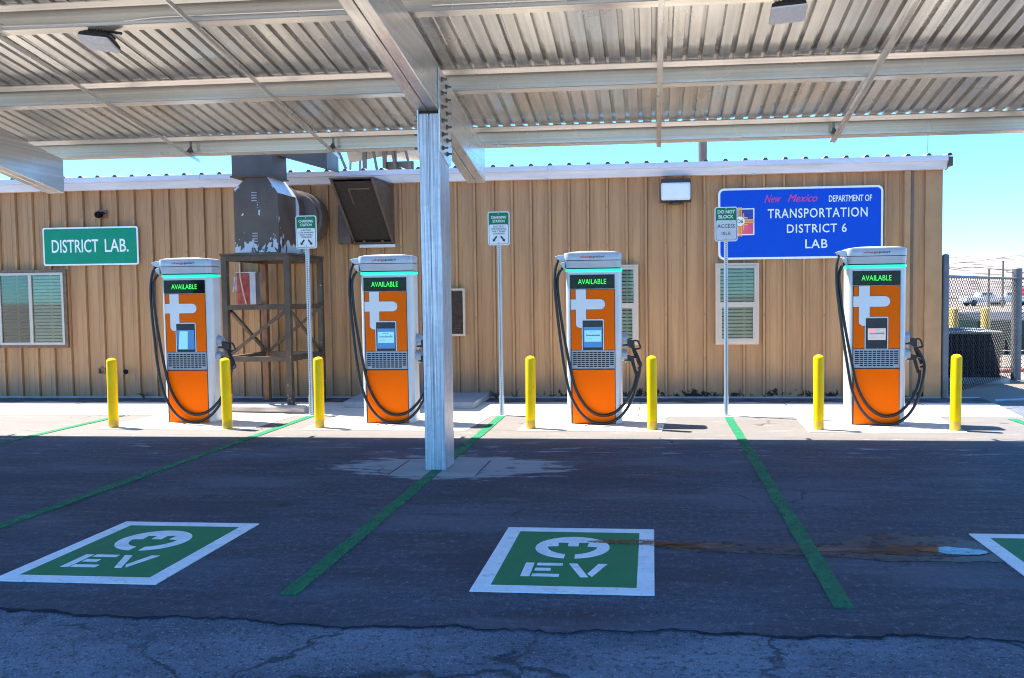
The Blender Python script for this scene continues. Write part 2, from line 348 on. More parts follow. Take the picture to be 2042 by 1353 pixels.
def mat_rim():
    k = N("puddle_wet_edge"); p = k.pos(); tr = k.new("BsdfTransparent"); mx = k.new("MixShader"); k.set(.45, spec=.4)
    k.col(k.mix(k.ramp(k.noise(p, 30, 5, .7), .4, .6), (.006, .006, .007), (.03, .027, .026)))
    f = k.ramp(k.noise(k.scale(p, (1, 1.6, 1)), 5, 7, .75), .32, .54, .2, .95)
    k.link(f, mx.inputs[0]); k.link(tr.outputs[0], mx.inputs[1]); k.link(k.b.outputs[0], mx.inputs[2]); k.link(mx.outputs[0], k.n["Material Output"].inputs[0]); return k.m
M['wet_edge'] = mat_rim()
M['crack'] = pbr("crack_dark", (.026, .027, .034), .9, spec=.1)
def mat_stain():
    k = N("rust_stain"); p = k.pos(); tr = k.new("BsdfTransparent"); mx = k.new("MixShader"); k.col((.30, .085, .012)); k.set(.6)
    f = k.ramp(k.noise(k.scale(p, (1.2, 4, 1)), 9, 6, .75), .42, .60, .0, .85)
    k.link(f, mx.inputs[0]); k.link(tr.outputs[0], mx.inputs[1]); k.link(k.b.outputs[0], mx.inputs[2]); k.link(mx.outputs[0], k.n["Material Output"].inputs[0]); return k.m
M['stain'] = mat_stain()

# ---------------------------------------------------------------- mesh builder
class MB:
    def __init__(s): s.bm = bmesh.new()
    def box(s, x0, x1, y0, y1, z0, z1, f=None):
        v = [s.bm.verts.new((x, y, z)) for z in (z0, z1) for y in (y0, y1) for x in (x0, x1)]
        for q in ((0, 2, 3, 1), (4, 5, 7, 6), (0, 1, 5, 4), (2, 6, 7, 3), (0, 4, 6, 2), (1, 3, 7, 5)): s.bm.faces.new([v[i] for i in q])
        return s
    def hexa(s, a, b):                      # two quads -> solid
        n = len(a); va = [s.bm.verts.new(p) for p in a]; vb = [s.bm.verts.new(p) for p in b]
        s.bm.faces.new(va[::-1]); s.bm.faces.new(vb)
        for i in range(n): s.bm.faces.new((va[i], va[(i + 1) % n], vb[(i + 1) % n], vb[i]))
        return s
    def prism(s, poly, ax, a, b):           # polygon in the two other axes, extruded along ax
        def P(p, t): return {'x': (t, p[0], p[1]), 'y': (p[0], t, p[1]), 'z': (p[0], p[1], t)}[ax]
        return s.hexa([P(p, a) for p in poly], [P(p, b) for p in poly])
    def face(s, pts): s.bm.faces.new([s.bm.verts.new(p) for p in pts]); return s
    def tube(s, pts, r, n=8, cap=True):
        pts = [Vector(p) for p in pts]; rr = r if isinstance(r, (list, tuple)) else [r] * len(pts); rings = []; up = None
        for i, p in enumerate(pts):
            t = (pts[min(i + 1, len(pts) - 1)] - pts[max(i - 1, 0)]).normalized()
            if up is None: up = t.orthogonal().normalized()
            up = (up - t * up.dot(t)).normalized(); w = t.cross(up)
            rings.append([s.bm.verts.new(p + (up * math.cos(k * 2 * math.pi / n) + w * math.sin(k * 2 * math.pi / n)) * rr[i]) for k in range(n)])
        for a, b in zip(rings, rings[1:]):
            for k in range(n): s.bm.faces.new((a[k], a[(k + 1) % n], b[(k + 1) % n], b[k]))
        if cap: s.bm.faces.new(rings[0][::-1]); s.bm.faces.new(rings[-1])
        return s
    def lathe(s, prof, c=(0, 0, 0), n=24, ax='z'):
        def P(r, h, k):
            a = k * 2 * math.pi / n; u, v = r * math.cos(a), r * math.sin(a)
            return {'z': (c[0] + u, c[1] + v, c[2] + h), 'x': (c[0] + h, c[1] + u, c[2] + v), 'y': (c[0] + u, c[1] + h, c[2] + v)}[ax]
        rings = [[s.bm.verts.new(P(r, h, k)) for k in range(n)] if r > 1e-6 else [s.bm.verts.new(P(0, h, 0))] for r, h in prof]
        for a, b in zip(rings, rings[1:]):
            for k in range(n):
                q = [a[k % len(a)], a[(k + 1) % len(a)], b[(k + 1) % len(b)], b[k % len(b)]]; u = []
                for v in q:
                    if v not in u: u.append(v)
                if len(u) > 2: s.bm.faces.new(u)
        for rg, rev in ((rings[0], True), (rings[-1], False)):
            if len(rg) > 2: s.bm.faces.new(rg[::-1] if rev else rg)
        return s
    def loft(s, rings, cap0=True, cap1=True):
        R_ = [[s.bm.verts.new(p) for p in r] for r in rings]; n = len(R_[0])
        for a, b in zip(R_, R_[1:]):
            for k in range(n): s.bm.faces.new((a[k], a[(k + 1) % n], b[(k + 1) % n], b[k]))
        if cap0: s.bm.faces.new(R_[0][::-1])
        if cap1: s.bm.faces.new(R_[-1])
        return s
    def build(s, name, mat, parent=None, world=False, smooth=False, bevel=0, seg=2):
        bm = s.bm; bmesh.ops.recalc_face_normals(bm, faces=bm.faces)
        if bevel:
            ed = [e for e in bm.edges if len(e.link_faces) == 2 and e.calc_face_angle(0) > .6]
            bmesh.ops.bevel(bm, geom=ed, offset=bevel, segments=seg, affect='EDGES', profile=.5)
        if smooth:
            for f in bm.faces: f.smooth = True
            for e in bm.edges:
                if len(e.link_faces) == 2 and e.calc_face_angle(0) > .7: e.smooth = False
        me = bpy.data.meshes.new(name); bm.to_mesh(me); bm.free(); me.materials.append(M[mat])
        o = bpy.data.objects.new(name, me); C.objects.link(o)
        if parent:
            o.parent = parent
            if world:
                w = Vector((0, 0, 0)); q = parent
                while q: w += q.location; q = q.parent
                me.transform(Matrix.Translation(-w))
        elif world is not False and world is not True:
            me.transform(Matrix.Translation(-Vector(world))); o.location = world
        return o

def join(o, mb, mat):                    # surface detail merged into its part's own mesh
    bm = bmesh.new(); bm.from_mesh(o.data); w = Vector((0, 0, 0)); q = o.parent
    while q: w += q.location; q = q.parent
    bmesh.ops.translate(mb.bm, verts=mb.bm.verts, vec=-w); bmesh.ops.recalc_face_normals(mb.bm, faces=mb.bm.faces)
    k = len(o.data.materials); o.data.materials.append(M[mat]); tmp = bpy.data.meshes.new("t")
    for f in mb.bm.faces: f.material_index = k
    mb.bm.to_mesh(tmp); mb.bm.free(); bm.from_mesh(tmp); bpy.data.meshes.remove(tmp); bm.to_mesh(o.data); bm.free()

def tag(o, label=None, cat=None, group=None, kind=None):
    if label: o['label'] = label
    if cat: o['category'] = cat
    if group: o['group'] = group
    if kind: o['kind'] = kind
    return o
def thing(name, label, cat, loc=(0, 0, 0), group=None, rz=0):
    o = bpy.data.objects.new(name, None); C.objects.link(o); o.location = loc; o.rotation_euler = (0, 0, rz); o.empty_display_size = .2
    return tag(o, label, cat, group)
def dup(o, loc=None, label=None, parent=None):
    c = o.copy(); C.objects.link(c)
    if parent: c.parent = parent
    if loc: c.location = loc
    if label: c['label'] = label
    for ch in list(o.children): dup(ch, parent=c)
    return c
def rrect(x0, x1, z0, z1, r, n=6):
    out = []
    for cx, cz, a0 in ((x1 - r, z0 + r, -90), (x1 - r, z1 - r, 0), (x0 + r, z1 - r, 90), (x0 + r, z0 + r, 180)):
        for i in range(n + 1): a = R(a0 + 90 * i / n); out.append((cx + r * math.cos(a), cz + r * math.sin(a)))
    return out
_tc = {}
def text(parent, name, s, x0, x1, z0, z1, y, mat, shear=0, fat=.012, world=False, thick=.0016, space=1.0):
    key = (s, shear, fat, space)
    if key not in _tc:
        cu = bpy.data.curves.new("lettering", 'FONT'); cu.body = s; cu.extrude = .02; cu.offset = fat; cu.shear = shear; cu.resolution_u = 3; cu.space_character = space
        ob = bpy.data.objects.new("lettering", cu); C.objects.link(ob)
        me = bpy.data.meshes.new_from_object(ob.evaluated_get(bpy.context.evaluated_depsgraph_get()))
        bpy.data.objects.remove(ob); bpy.data.curves.remove(cu); _tc[key] = me
    me = _tc[key].copy(); me.name = name
    xs = [v.co.x for v in me.vertices]; ys = [v.co.y for v in me.vertices]; a, b, c, d = min(xs), max(xs), min(ys), max(ys)
    w = Vector((0, 0, 0))
    if world: w = Vector(parent.location)
    for v in me.vertices:
        p = v.co.copy()
        v.co = Vector((x0 + (p.x - a) / (b - a) * (x1 - x0), y - (1 if p.z > 0 else 0) * thick, z0 + (p.y - c) / (d - c) * (z1 - z0))) - w
    me.materials.clear(); me.materials.append(M[mat])
    o = bpy.data.objects.new(name, me); C.objects.link(o); o.parent = parent; return o

# ================================================================ GROUND
def sheet(name, poly, z, mat, thick=0.02, label=None):
    b = MB(); b.prism(poly, 'z', z - thick, z); o = b.build(name, mat); return tag(o, kind='structure')
g = MB(); g.face([(-3000, -800, -.06), (3000, -800, -.06), (3000, 1600, -.06), (-3000, 1600, -.06)])
tag(g.build("ground", 'dirt'), kind='structure')
sheet("old_asphalt", [(-60, .6), (60, .6), (60, 13.0), (-60, 13.0)], -.007, 'old_asphalt', .03)  # ends short of the camera so unseen pale dirt bounces light upward
edge = []; x = 40.0
rnd = random.Random(3)
while x >= -40:
    edge.append((x, 4.12 - .012 * x + .04 * math.sin(x * 1.1) + .022 * math.sin(x * 5.3 + 1) + .012 * math.sin(x * 17) + rnd.uniform(-.014, .014))); x -= .035
sheet("parking_lot", [(-40, 11.6), (40, 11.6)] + edge, 0, 'asphalt', .03)
rnd = random.Random(9); lo_e = []; hi_e = []
for px_, py_ in edge:
    wv = .5 + .5 * math.sin(px_ * 2.3) * math.sin(px_ * .71 + 1); lo_e.append((px_, py_ - .003 - .05 * max(0, wv - .3) * rnd.random())); hi_e.append((px_, py_ + .003 + .03 * max(0, .8 - wv) * rnd.random()))
sheet("edge_crack", hi_e[::-1] + lo_e, .0015, 'crack', .001)
sheet("sidewalk", [(-30, 11.555), (4.80, 11.555), (4.97, 12.80), (5.05, 13.75), (-30, 13.75)], .006, 'concrete', .05)
for x0, x1 in ((-7.13, -5.10), (-4.42, -2.30), (-1.66, .11), (1.85, 3.66)):
    sheet("charger_pad", [(x0, 10.27), (x1, 10.27), (x1 + .08, 11.552), (x0 + .03, 11.552)], .006, 'concrete', .05)
for i, x in enumerate((-9.2, -7.0, -3.1, -.2, 1.95, 3.9)):
    sheet("pavement_joint", [(x, 11.57), (x + .012, 11.57), (x + .02, 13.5), (x + .008, 13.5)], .0085, 'seam', .002)
sheet("wall_shade_strip", [(-30, 13.05)] + [(-30 + 35.0 * i / 120, 13.04 + .03 * math.sin(i * 1.3) + .02 * math.sin(i * 3.1)) for i in range(1, 121)] + [(5.03, 13.6), (-30, 13.6)], .010, "strip", .01)  # dark sheet deepens the building's shadow along the wall foot
sheet("concrete_footing", [(-2.46, 7.66), (-1.62, 7.67), (-1.63, 8.39), (-2.45, 8.385)], .003, 'concrete_grey', .04)
for a in (-2.46, -1.63):
    sheet("pavement_joint", [(a - .006, 7.66), (a + .006, 7.66), (a + .006, 8.39), (a - .006, 8.39)], .0055, 'seam', .002)
sheet("concrete_step", [(-4.62, 12.35), (-2.62, 12.30), (-2.62, 13.58), (-4.75, 13.58)], .10, 'concrete_grey', .09)

def strip(x0, x1, y0, y1, w=.105, taper=0):
    L = []; Rr = []; n = 40; r2 = random.Random(int(x0 * 100))
    for i in range(n + 1):
        t = i / n; cx = x0 + (x1 - x0) * t; y = y0 + (y1 - y0) * t
        L.append((cx - w / 2 + r2.uniform(-.004, .004), y)); Rr.append((cx + w / 2 + r2.uniform(-.004, .004), y))
    return L + Rr[::-1]
for (a, b, y0, y1, lab) in ((-4.79, -4.78, 4.4, 11.53, "worn green stall line running to the sign pole beside the steel stand"),
                            (-2.03, -2.075, 4.5, 11.53, "green stall line that runs through the foot of the carport post"),
                            (.995, 1.01, 4.5, 11.5, "green stall line leading to the do not block sign pole"),
                            (-7.62, -7.6, 4.4, 11.5, "faint green stall line at the far left in front of the window"),
                            (4.62, 4.6, 4.4, 11.4, "faint green stall line at the right edge beyond the last bollard")):
    o = MB().prism(strip(a, b, y0, y1), 'z', .001, .0075).build("stall_line", 'line_green')
    tag(o, lab, "pavement line", "green stall lines on the asphalt")

# EV stencils
def arc(cx, cy, rx, ry, a0, a1, n):
    return [(cx + rx * math.cos(R(a0 + (a1 - a0) * i / n)), cy + ry * math.sin(R(a0 + (a1 - a0) * i / n))) for i in range(n + 1)]
def ev_marking(loc, label):
    t = thing("ev_marking", label, "pavement marking", loc, "painted EV stall markings")
    b = MB(); w, h, k = .516, 1.315, .10
    b.box(-w, w, 0, .105, .001, .0075); b.box(-w, w, h - .10, h, .001, .0075); b.box(-w, -w + k, .105, h - .10, .001, .0075); b.box(w - k, w, .105, h - .10, .001, .0075)
    b.build("border", 'mark_white', t)
    MB().box(-w + k, w - k, .105, h - .10, .001, .0070).build("green_field", 'mark_green', t)
    cx, cy, rx, ry = -.015, .852, .242, .236
    out = arc(cx, cy, rx, ry, -82, 262, 64)
    inn = [(-.048, .698)] + arc(cx, .872, .163, .176, 258, 182, 14)[0:]
    inn += [(-.109, .876), (-.118, .957), (-.049, .957), (-.048, .879), (.022, .879), (.020, .961), (.088, .963), (.080, .880)]
    inn += arc(cx, .872, .163, .176, -2, -78, 14) + [(.016, .698)]
    MB().prism(out + inn, 'z', .006, .0095).build("plug_symbol", 'mark_white', t)
    b = MB()
    for p in ([(-.271, .515), (-.219, .515), (-.216, .266), (-.270, .264)], [(-.199, .516), (-.042, .516), (-.041, .473), (-.199, .472)], [(-.199, .42), (-.106, .42), (-.104, .374), (-.201, .373)],
              [(-.204, .312), (-.044, .313), (-.043, .268), (-.205, .268)], [(-.004, .512), (.046, .514), (.130, .268), (.085, .266)], [(.176, .515), (.230, .516), (.152, .275), (.122, .328)]):
        b.prism(p, 'z', .006, .0095)
    b.build("lettering", 'mark_white', t); return t
ev_marking((-3.395, 4.612, 0), "green painted EV square with white border in the stall left of the post")
ev_marking((-.512, 4.62, 0), "green painted EV square with a rust stain at its corner, right of the post")
ev_marking((2.648, 4.64, 0), "green painted EV square cut off by the right edge past the puddle")

# puddle: wet rim, mud, standing water, stain
def blob(pts, seed, jit=.012, sub=6):
    r3 = random.Random(seed); out = []; n = len(pts)
    for i in range(n):
        p0, p1, p2, p3 = (Vector((*pts[(i + k) % n], 0)) for k in (-1, 0, 1, 2))
        for j in range(sub):
            t = j / sub
            q = .5 * ((2 * p1) + (-p0 + p2) * t + (2 * p0 - 5 * p1 + 4 * p2 - p3) * t * t + (-p0 + 3 * p1 - 3 * p2 + p3) * t ** 3)
            out.append((q.x + r3.uniform(-jit, jit), q.y + r3.uniform(-jit, jit)))
    return out
sheet("puddle_rim", blob([(-.0, 5.60), (.4, 5.69), (.9, 5.66), (1.25, 5.74), (1.5, 5.93), (1.9, 5.90), (2.2, 5.68), (2.42, 5.40), (2.30, 5.31), (2.0, 5.35), (1.6, 5.32), (1.0, 5.41), (.5, 5.44), (.15, 5.47)], 1, .022), .0025, 'wet_edge', .002)
sheet("puddle_mud", blob([(-.0, 5.585), (.2, 5.64), (.42, 5.635), (.52, 5.57), (.36, 5.51), (.12, 5.52)], 2, .012), .0045, 'mud', .002)
sheet("puddle_mud", blob([(.95, 5.54), (1.25, 5.60), (1.5, 5.67), (1.86, 5.66), (2.10, 5.58), (2.0, 5.49), (1.6, 5.45), (1.2, 5.49)], 4, .02), .0045, 'mud', .002)
sheet("puddle_water", blob([(1.66, 5.58), (1.80, 5.635), (1.98, 5.62), (2.10, 5.545), (1.98, 5.47), (1.80, 5.50)], 5, .012), .0065, 'water', .002)
sheet("rust_stain", blob([(-.44, 5.60), (-.28, 5.66), (-.05, 5.67), (.08, 5.64), (.08, 5.55), (-.12, 5.55), (-.3, 5.57)], 8, .006), .0110, 'stain', .001)

# ================================================================ CARPORT
SL = .175
def zp(y): return 3.46 - SL * (y - 10.26)            # underside of the purlins
PUR = [10.31 - 1.58 * k for k in range(5)]
X0, X1 = -13.2, 8.4
cp = thing("carport", "galvanised steel carport with corrugated deck on a square post, roofing the whole stall row", "carport", (-2.067, 8.08, 0))
def W3(pts): return pts
# posts and rafters
def post(x):
    b = MB(); b.box(x - .0985, x - .004, 7.9, 8.27, 0, 3.37); b.box(x + .004, x + .0985, 7.9, 8.27, 0, 3.37); b.box(x - .006, x + .006, 7.908, 8.26, 0, 3.36)
    for dx in (-.035, .028): b.box(x + dx, x + dx + .006, 7.896, 7.905, 0.01, 3.365)
    return b.build("post", 'galv_post', cp, True, bevel=.008)
def rafter(x, y0=3.8, y1=10.15):
    for nm, xs in (("rafter_channel", (x - .108, x - .004)), ("rafter_channel", (x + .004, x + .108))):
        b = MB(); a0 = 3.405 - SL * (y0 - 7.9); a1 = 3.405 - SL * (y1 - 7.9)
        b.hexa([(xs[0], y0, a0), (xs[1], y0, a0), (xs[1], y0, a0 + .425), (xs[0], y0, a0 + .425)], [(xs[0], y1, a1), (xs[1], y1, a1), (xs[1], y1, a1 + .425), (xs[0], y1, a1 + .425)])
        b.build(nm, 'galv_beam', cp, True, bevel=.006)
BX = (-2.085, -7.465, 4.31)
for i, x in enumerate(BX):
    post(x + .018); rafter(x)
    MB().box(x - .082, x + .118, 7.93, 8.24, 3.372, 3.398).build("gap_shade", 'black_gap', cp, True)  # black block stands in for the shaded hollow between post and rafter
    for sx in (-1, 1):
        px = x + .018 + sx * .1055 if sx < 0 else x + .118
        b = MB(); poly = [(7.9, 3.02), (8.22, 2.93), (8.30, 2.93), (8.36, 3.0), (8.36, 3.70), (8.30, 3.74), (7.9, 3.80)]
        b.prism(poly, 'x', px - .006, px + .006)
        pl = b.build("connection_plate", 'galv_beam', cp, True)
        for r_ in range(6):
            for c_ in range(2):
                if r_ == 0 and sx < 0 and i: continue
                z = 3.06 + r_ * .128 + (.0 if c_ == 0 else -.03); y = 7.99 + c_ * .17
                q = MB(); q.lathe([(.011, 0), (.011, .052)], (px + sx * .006 if sx > 0 else px - .058, y, z), 8, 'x'); q.lathe([(.021, 0), (.021, .016)], (px + .006 if sx > 0 else px - .022, y, z), 6, 'x'); q.lathe([(.026, 0), (.026, .003)], (px + .006 if sx > 0 else px - .009, y, z), 12, 'x')
                q.build("bolt", 'bolt', pl, True)
# purlins: C sections opening towards the lot
for k, y in enumerate(PUR):
    z = zp(y); t = .006; prof = []
    def pp(dy, dz): return (y + dy, z + dz - SL * dy)
    outer = [(0, 0), (-.095, 0), (-.100, .006), (-.100, .026), (-.095, .026), (-.092, .008), (-.050, .006), (-.046, .014), (-.040, .006), (-t, t), (-t, .225 - t), (-.080, .225 - t), (-.083, .214), (-.074, .168), (-.080, .166), (-.092, .212), (-.088, .225), (0, .225)]
    b = MB(); b.prism([pp(*q) for q in outer], 'x', X0, X1); b.build("purlin", 'galv_purlin', cp, True)
# deck: ribbed sheet
ya, yb = PUR[-1] - .25, 10.335
P_ = .1524; x = X0; prof = []; i = 0
while x < X1:
    prof += [(x, 0), (x + .100, 0), (x + .107, .055), (x + .1415, .055)]
    if i % 6 == 5: prof += [(x + .1425, .03), (x + .1425, -.012), (x + .1475, -.012), (x + .1475, .0)]
    x += P_; i += 1
def zd(y): return zp(y) + .228
b = MB(); ra = [b.bm.verts.new((p[0], ya, zd(ya) + p[1])) for p in prof]; rb = [b.bm.verts.new((p[0], yb, zd(yb) + p[1])) for p in prof]
for i in range(len(prof) - 1): b.bm.faces.new((ra[i], ra[i + 1], rb[i + 1], rb[i]))
b.build("roof_deck", 'galv_deck', cp, True)
# sag braces under the purlins with end clips
for x in (-5.73, -3.895, .09, 2.118, -9.6):
    b = MB(); y0, y1 = 3.8, 10.42; z0, z1 = zp(y0) - .004, zp(y1) - .004
    b.hexa([(x - .026, y0, z0), (x + .026, y0, z0), (x + .026, y0, z0 - .005), (x - .026, y0, z0 - .005)], [(x - .026, y1, z1), (x + .026, y1, z1), (x + .026, y1, z1 - .005), (x - .026, y1, z1 - .005)])
    b.hexa([(x + .021, y0, z0 - .005), (x + .026, y0, z0 - .005), (x + .026, y0, z0 - .04), (x + .021, y0, z0 - .04)], [(x + .021, y1, z1 - .005), (x + .026, y1, z1 - .005), (x + .026, y1, z1 - .04), (x + .021, y1, z1 - .04)])
    b.build("sag_brace", 'galv_beam', cp, True)
for x in (-5.70, -3.87, 2.10):
    b = MB(); z = zp(10.2); b.box(x - .014, x + .014, 10.205, 10.215, z + .02, z + .15); b.hexa([(x - .04, 10.16, z + .012), (x + .04, 10.16, z + .012), (x + .04, 10.205, z + .012), (x - .04, 10.205, z + .012)], [(x - .012, 10.19, z + .075), (x + .012, 10.19, z + .075), (x + .012, 10.21, z + .075), (x - .012, 10.21, z + .075)])
    b.build("clip", 'bolt', cp, True)
# conduit along the third purlin
zc = zp(7.06) - .02
b = MB(); b.tube([(-6.4, 7.06, zc + .06), (-4.62, 7.06, zc + .045)], .011); b.tube([(-4.5, 7.05, zc + .05), (-4.2, 7.06, zc + .075), (-2.3, 7.06, zc + .07)], .011); b.tube([(-1.8, 7.06, zc + .07), (.75, 7.06, zc + .062), (.98, 7.04, zc + .02)], .011); b.tube([(.7, 7.06, zc + .062), (.86, 7.02, zc - .0), (1.0, 7.0, zc + .0)], .011); b.tube([(1.22, 7.04, zc + .02), (1.6, 7.06, zc + .06), (8.0, 7.06, zc + .06)], .011)
b.build("conduit", 'galv_purlin', cp, True)

def canopy_light(loc, label, tilt):
    t = thing("canopy_light", label, "floodlight", loc, "floodlights under the carport"); t.rotation_euler = (R(-18), R(tilt), 0)
    b = MB(); b.hexa([(-.10, -.07, .06), (.10, -.07, .06), (.10, .07, .06), (-.10, .07, .06)], [(-.135, -.10, .02), (.135, -.10, .02), (.135, .10, .02), (-.135, .10, .02)]); b.box(-.135, .135, -.10, .10, -.012, .02)
    for i in range(7): b.box(-.09 + i * .03 - .004, -.09 + i * .03 + .004, -.06, .06, .06, .085)
    b.build("housing", 'plastic_black', t, bevel=.004)
    MB().prism(rrect(-.145, .145, -.108, .108, .02), 'z', -.030, -.013).build("lens", 'lens', t, bevel=.004)
    b = MB(); b.box(-.03, .03, -.02, .02, .085, .13); b.tube([(.0, 0, .12), (.11, -.01, .10), (.19, -.02, .09)], .012); b.build("bracket", 'plastic_black', t)
canopy_light((-4.78, 7.12, zp(7.12) - .100), "floodlight under the carport left of the post, pale lens and black housing", 8)
canopy_light((1.10, 7.12, zp(7.12) - .10), "floodlight under the carport right of the post, at the top edge of the photo", -4)

# ================================================================ LAB BUILDING
WY = 13.60
lab = thing("lab_building", "long tan ribbed metal building with a white gutter behind the chargers", "building", (-6, WY, 0))
ribs = [-1.9155 + .3048 * k for k in range(-60, 21)]
ribs = [x for x in ribs if x < 4.1]
prof = [(-20.2, 0)]
for x in ribs:
    lap = -.006 if round((x + 1.9155) / .3048) % 3 == 0 else 0
    prof += [(x - .030, 0), (x - .016, -.044), (x + .016, -.044), (x + .0165, .012), (x + .026, .012), (x + .027, lap), (x + .042, lap), (x + .043, 0)]
    for d in (.10, .205): prof += [(x + d - .014, 0), (x + d - .006, -.005), (x + d + .006, -.005), (x + d + .014, 0)]
prof = [p for p in prof if p[0] < 4.3] + [(4.40, 0)]
b = MB(); lo = [b.bm.verts.new((p[0], WY + p[1], .035)) for p in prof]; hi = [b.bm.verts.new((p[0], WY + p[1], 3.66)) for p in prof]
for i in range(len(prof) - 1): b.bm.faces.new((lo[i], lo[i + 1], hi[i + 1], hi[i]))
wall_o = b.build("wall", 'wall', lab, True)
b = MB(); b.box(-20.2, -20.15, WY + .003, 24, .0, 3.66); b.box(-20.2, 4.40, 24.0, 24.05, 0, 3.9); b.box(4.35, 4.40, WY + .003, 24, 0, 3.66); b.build("wall", 'tan_trim', lab, True)
MB().box(-20.2, 4.42, WY - .045, WY + .02, -.02, .034).build("base_ledge", 'concrete_grey', lab, True)
b = MB(); b.box(4.16, 4.405, WY - .040, WY - .003, .035, 3.66); b.box(4.405, 4.412, WY - .040, WY + .12, .035, 3.66); b.build("corner_trim", 'tan_trim', lab, True)
b = MB(); b.box(3.835, 3.925, WY - .10, WY - .035, .05, 3.52); b.build("downspout", 'tan_trim', lab, True, bevel=.008)
MB().box(3.932, 3.99, WY - .03, WY + .01, .05, 3.52).build("wall_joint", 'tan_dark', lab, True)
# screws on the ribs
q = MB(); rs = random.Random(2)
for x in ribs:
    for z in (.62, 1.32, 2.45, 3.05):
        if x > -12 and rs.random() < .75: q.lathe([(.013, 0), (.011, .006)], (x, WY - .052, z + .02 * math.sin(x * 9)), 6, 'y')
join(wall_o, q, 'bolt')
# roof and gutter
b = MB(); b.hexa([(-20.3, WY - .07, 3.70), (4.50, WY - .07, 3.70), (4.50, WY - .07, 3.715), (-20.3, WY - .07, 3.715)], [(-20.3, 24.2, 4.05), (4.50, 24.2, 4.05), (4.50, 24.2, 4.065), (-20.3, 24.2, 4.065)])
for x in [-1.9 + .3048 * k for k in range(-60, 22)]:
    b.hexa([(x - .045, WY - .066, 3.7155), (x + .045, WY - .066, 3.7155), (x + .02, WY - .066, 3.752), (x - .02, WY - .066, 3.752)], [(x - .045, 24, 4.06), (x + .045, 24, 4.06), (x + .02, 24, 4.10), (x - .02, 24, 4.10)])
roof_o = b.build("roof", 'roof', lab, True)
b = MB()
for x in [-1.9 + .3048 * k for k in range(-60, 22)]:
    b.prism([(x - .040, 3.716), (x + .040, 3.716), (x + .018, 3.748), (x - .018, 3.748)], 'y', WY - .074, WY - .0665)
join(roof_o, b, 'seam')
def gut(y, z): return (WY + y, z)
gp = [(-.035, 3.50), (-.115, 3.50), (-.125, 3.515), (-.14, 3.56), (-.158, 3.598), (-.160, 3.613), (-.192, 3.617), (-.192, 3.697), (-.178, 3.699), (-.170, 3.690), (-.150, 3.62), (-.10, 3.52), (-.035, 3.52)]
b = MB(); b.prism([gut(*p) for p in gp], 'x', -20.3, 4.44); gut_o = b.build("gutter", 'gutter', lab, True)
b = MB(); b.prism([gut(*p) for p in ((-.035, 3.495), (-.12, 3.495), (-.185, 3.61), (-.185, 3.70), (-.035, 3.70))], 'x', 4.441, 4.452); b.box(4.42, 4.56, WY - .03, WY + .25, 3.56, 3.70); b.build("gutter_end", 'hood', lab, True)
b = MB()
for x in (-13.2, -10.2, -7.35, -1.62, 1.6): b.box(x - .004, x + .004, WY - .1945, WY - .186, 3.615, 3.70); b.box(x - .05, x + .0, WY - .13, WY - .07, 3.485, 3.499)
join(gut_o, b, 'galv_dull')

def blinds(parent, x0, x1, z0, z1, mat, tilt=.6):
    b = MB(); z = z0 + .015
    while z < z1 - .01:
        b.hexa([(x0, WY - .058, z), (x1, WY - .058, z), (x1, WY - .058, z + .002), (x0, WY - .058, z + .002)], [(x0, WY - .046, z + .038), (x1, WY - .046, z + .038), (x1, WY - .046, z + .040), (x0, WY - .046, z + .040)]); z += .056
    b.build("blind", mat, parent, True)
    MB().box(x0, x1, WY - .042, WY - .036, z0, z1).build("dark_backing", 'dark_room', parent, True)
def frame(b, x0, x1, z0, z1, w, y0, y1):
    b.box(x0, x1, y0, y1, z0, z0 + w); b.box(x0, x1, y0, y1, z1 - w, z1); b.box(x0, x0 + w, y0, y1, z0 + w, z1 - w); b.box(x1 - w, x1, y0, y1, z0 + w, z1 - w)
def win_slider(x0, x1, z0, z1):
    w = bpy.data.objects.new("window", None); C.objects.link(w); w.parent = lab; w.location = Vector(((x0 + x1) / 2, WY, z0)) - lab.location
    b = MB(); frame(b, x0 - .05, x1 + .05, z0 - .05, z1 + .05, .05, WY - .085, WY - .03); b.build("outer_trim", 'mesh_brown', w, True)
    b = MB(); frame(b, x0, x1, z0, z1, .04, WY - .095, WY - .03); mid = x0 + (x1 - x0) * .5; b.box(mid - .035, mid + .02, WY - .097, WY - .03, z0 + .04, z1 - .04); b.build("frame", 'frame_white', w, True)
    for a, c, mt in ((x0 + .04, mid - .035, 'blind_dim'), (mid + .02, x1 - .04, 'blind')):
        blinds(w, a, c, z0 + .04, z1 - .04, mt); MB().box(a, c, WY - .080, WY - .076, z0 + .04, z1 - .04).build("pane", 'glass', w, True)
def win_hung(x0, x1, z0, z1):
    w = bpy.data.objects.new("window", None); C.objects.link(w); w.parent = lab; w.location = Vector(((x0 + x1) / 2, WY, z0)) - lab.location
    b = MB(); frame(b, x0, x1, z0, z1, .042, WY - .085, WY - .03); b.build("outer_trim", 'frame_tan', w, True)
    b = MB(); frame(b, x0 + .042, x1 - .042, z0 + .042, z1 - .042, .032, WY - .098, WY - .035); zm = (z0 + z1) / 2; b.box(x0 + .074, x1 - .074, WY - .100, WY - .035, zm - .03, zm + .03)
    frame(b, x0 + .074, x1 - .074, z0 + .074, zm - .03, .022, WY - .092, WY - .06); b.build("frame", 'frame_white', w, True)
    for a, c in ((z0 + .096, zm - .03), (zm + .03, z1 - .074)):
        blinds(w, x0 + .078, x1 - .078, a, c, 'blind'); MB().box(x0 + .078, x1 - .078, WY - .083, WY - .079, a, c).build("pane", 'glass', w, True)
win_slider(-11.07, -9.89, .92, 2.14)
win_hung(-.93, -.215, .86, 2.13)
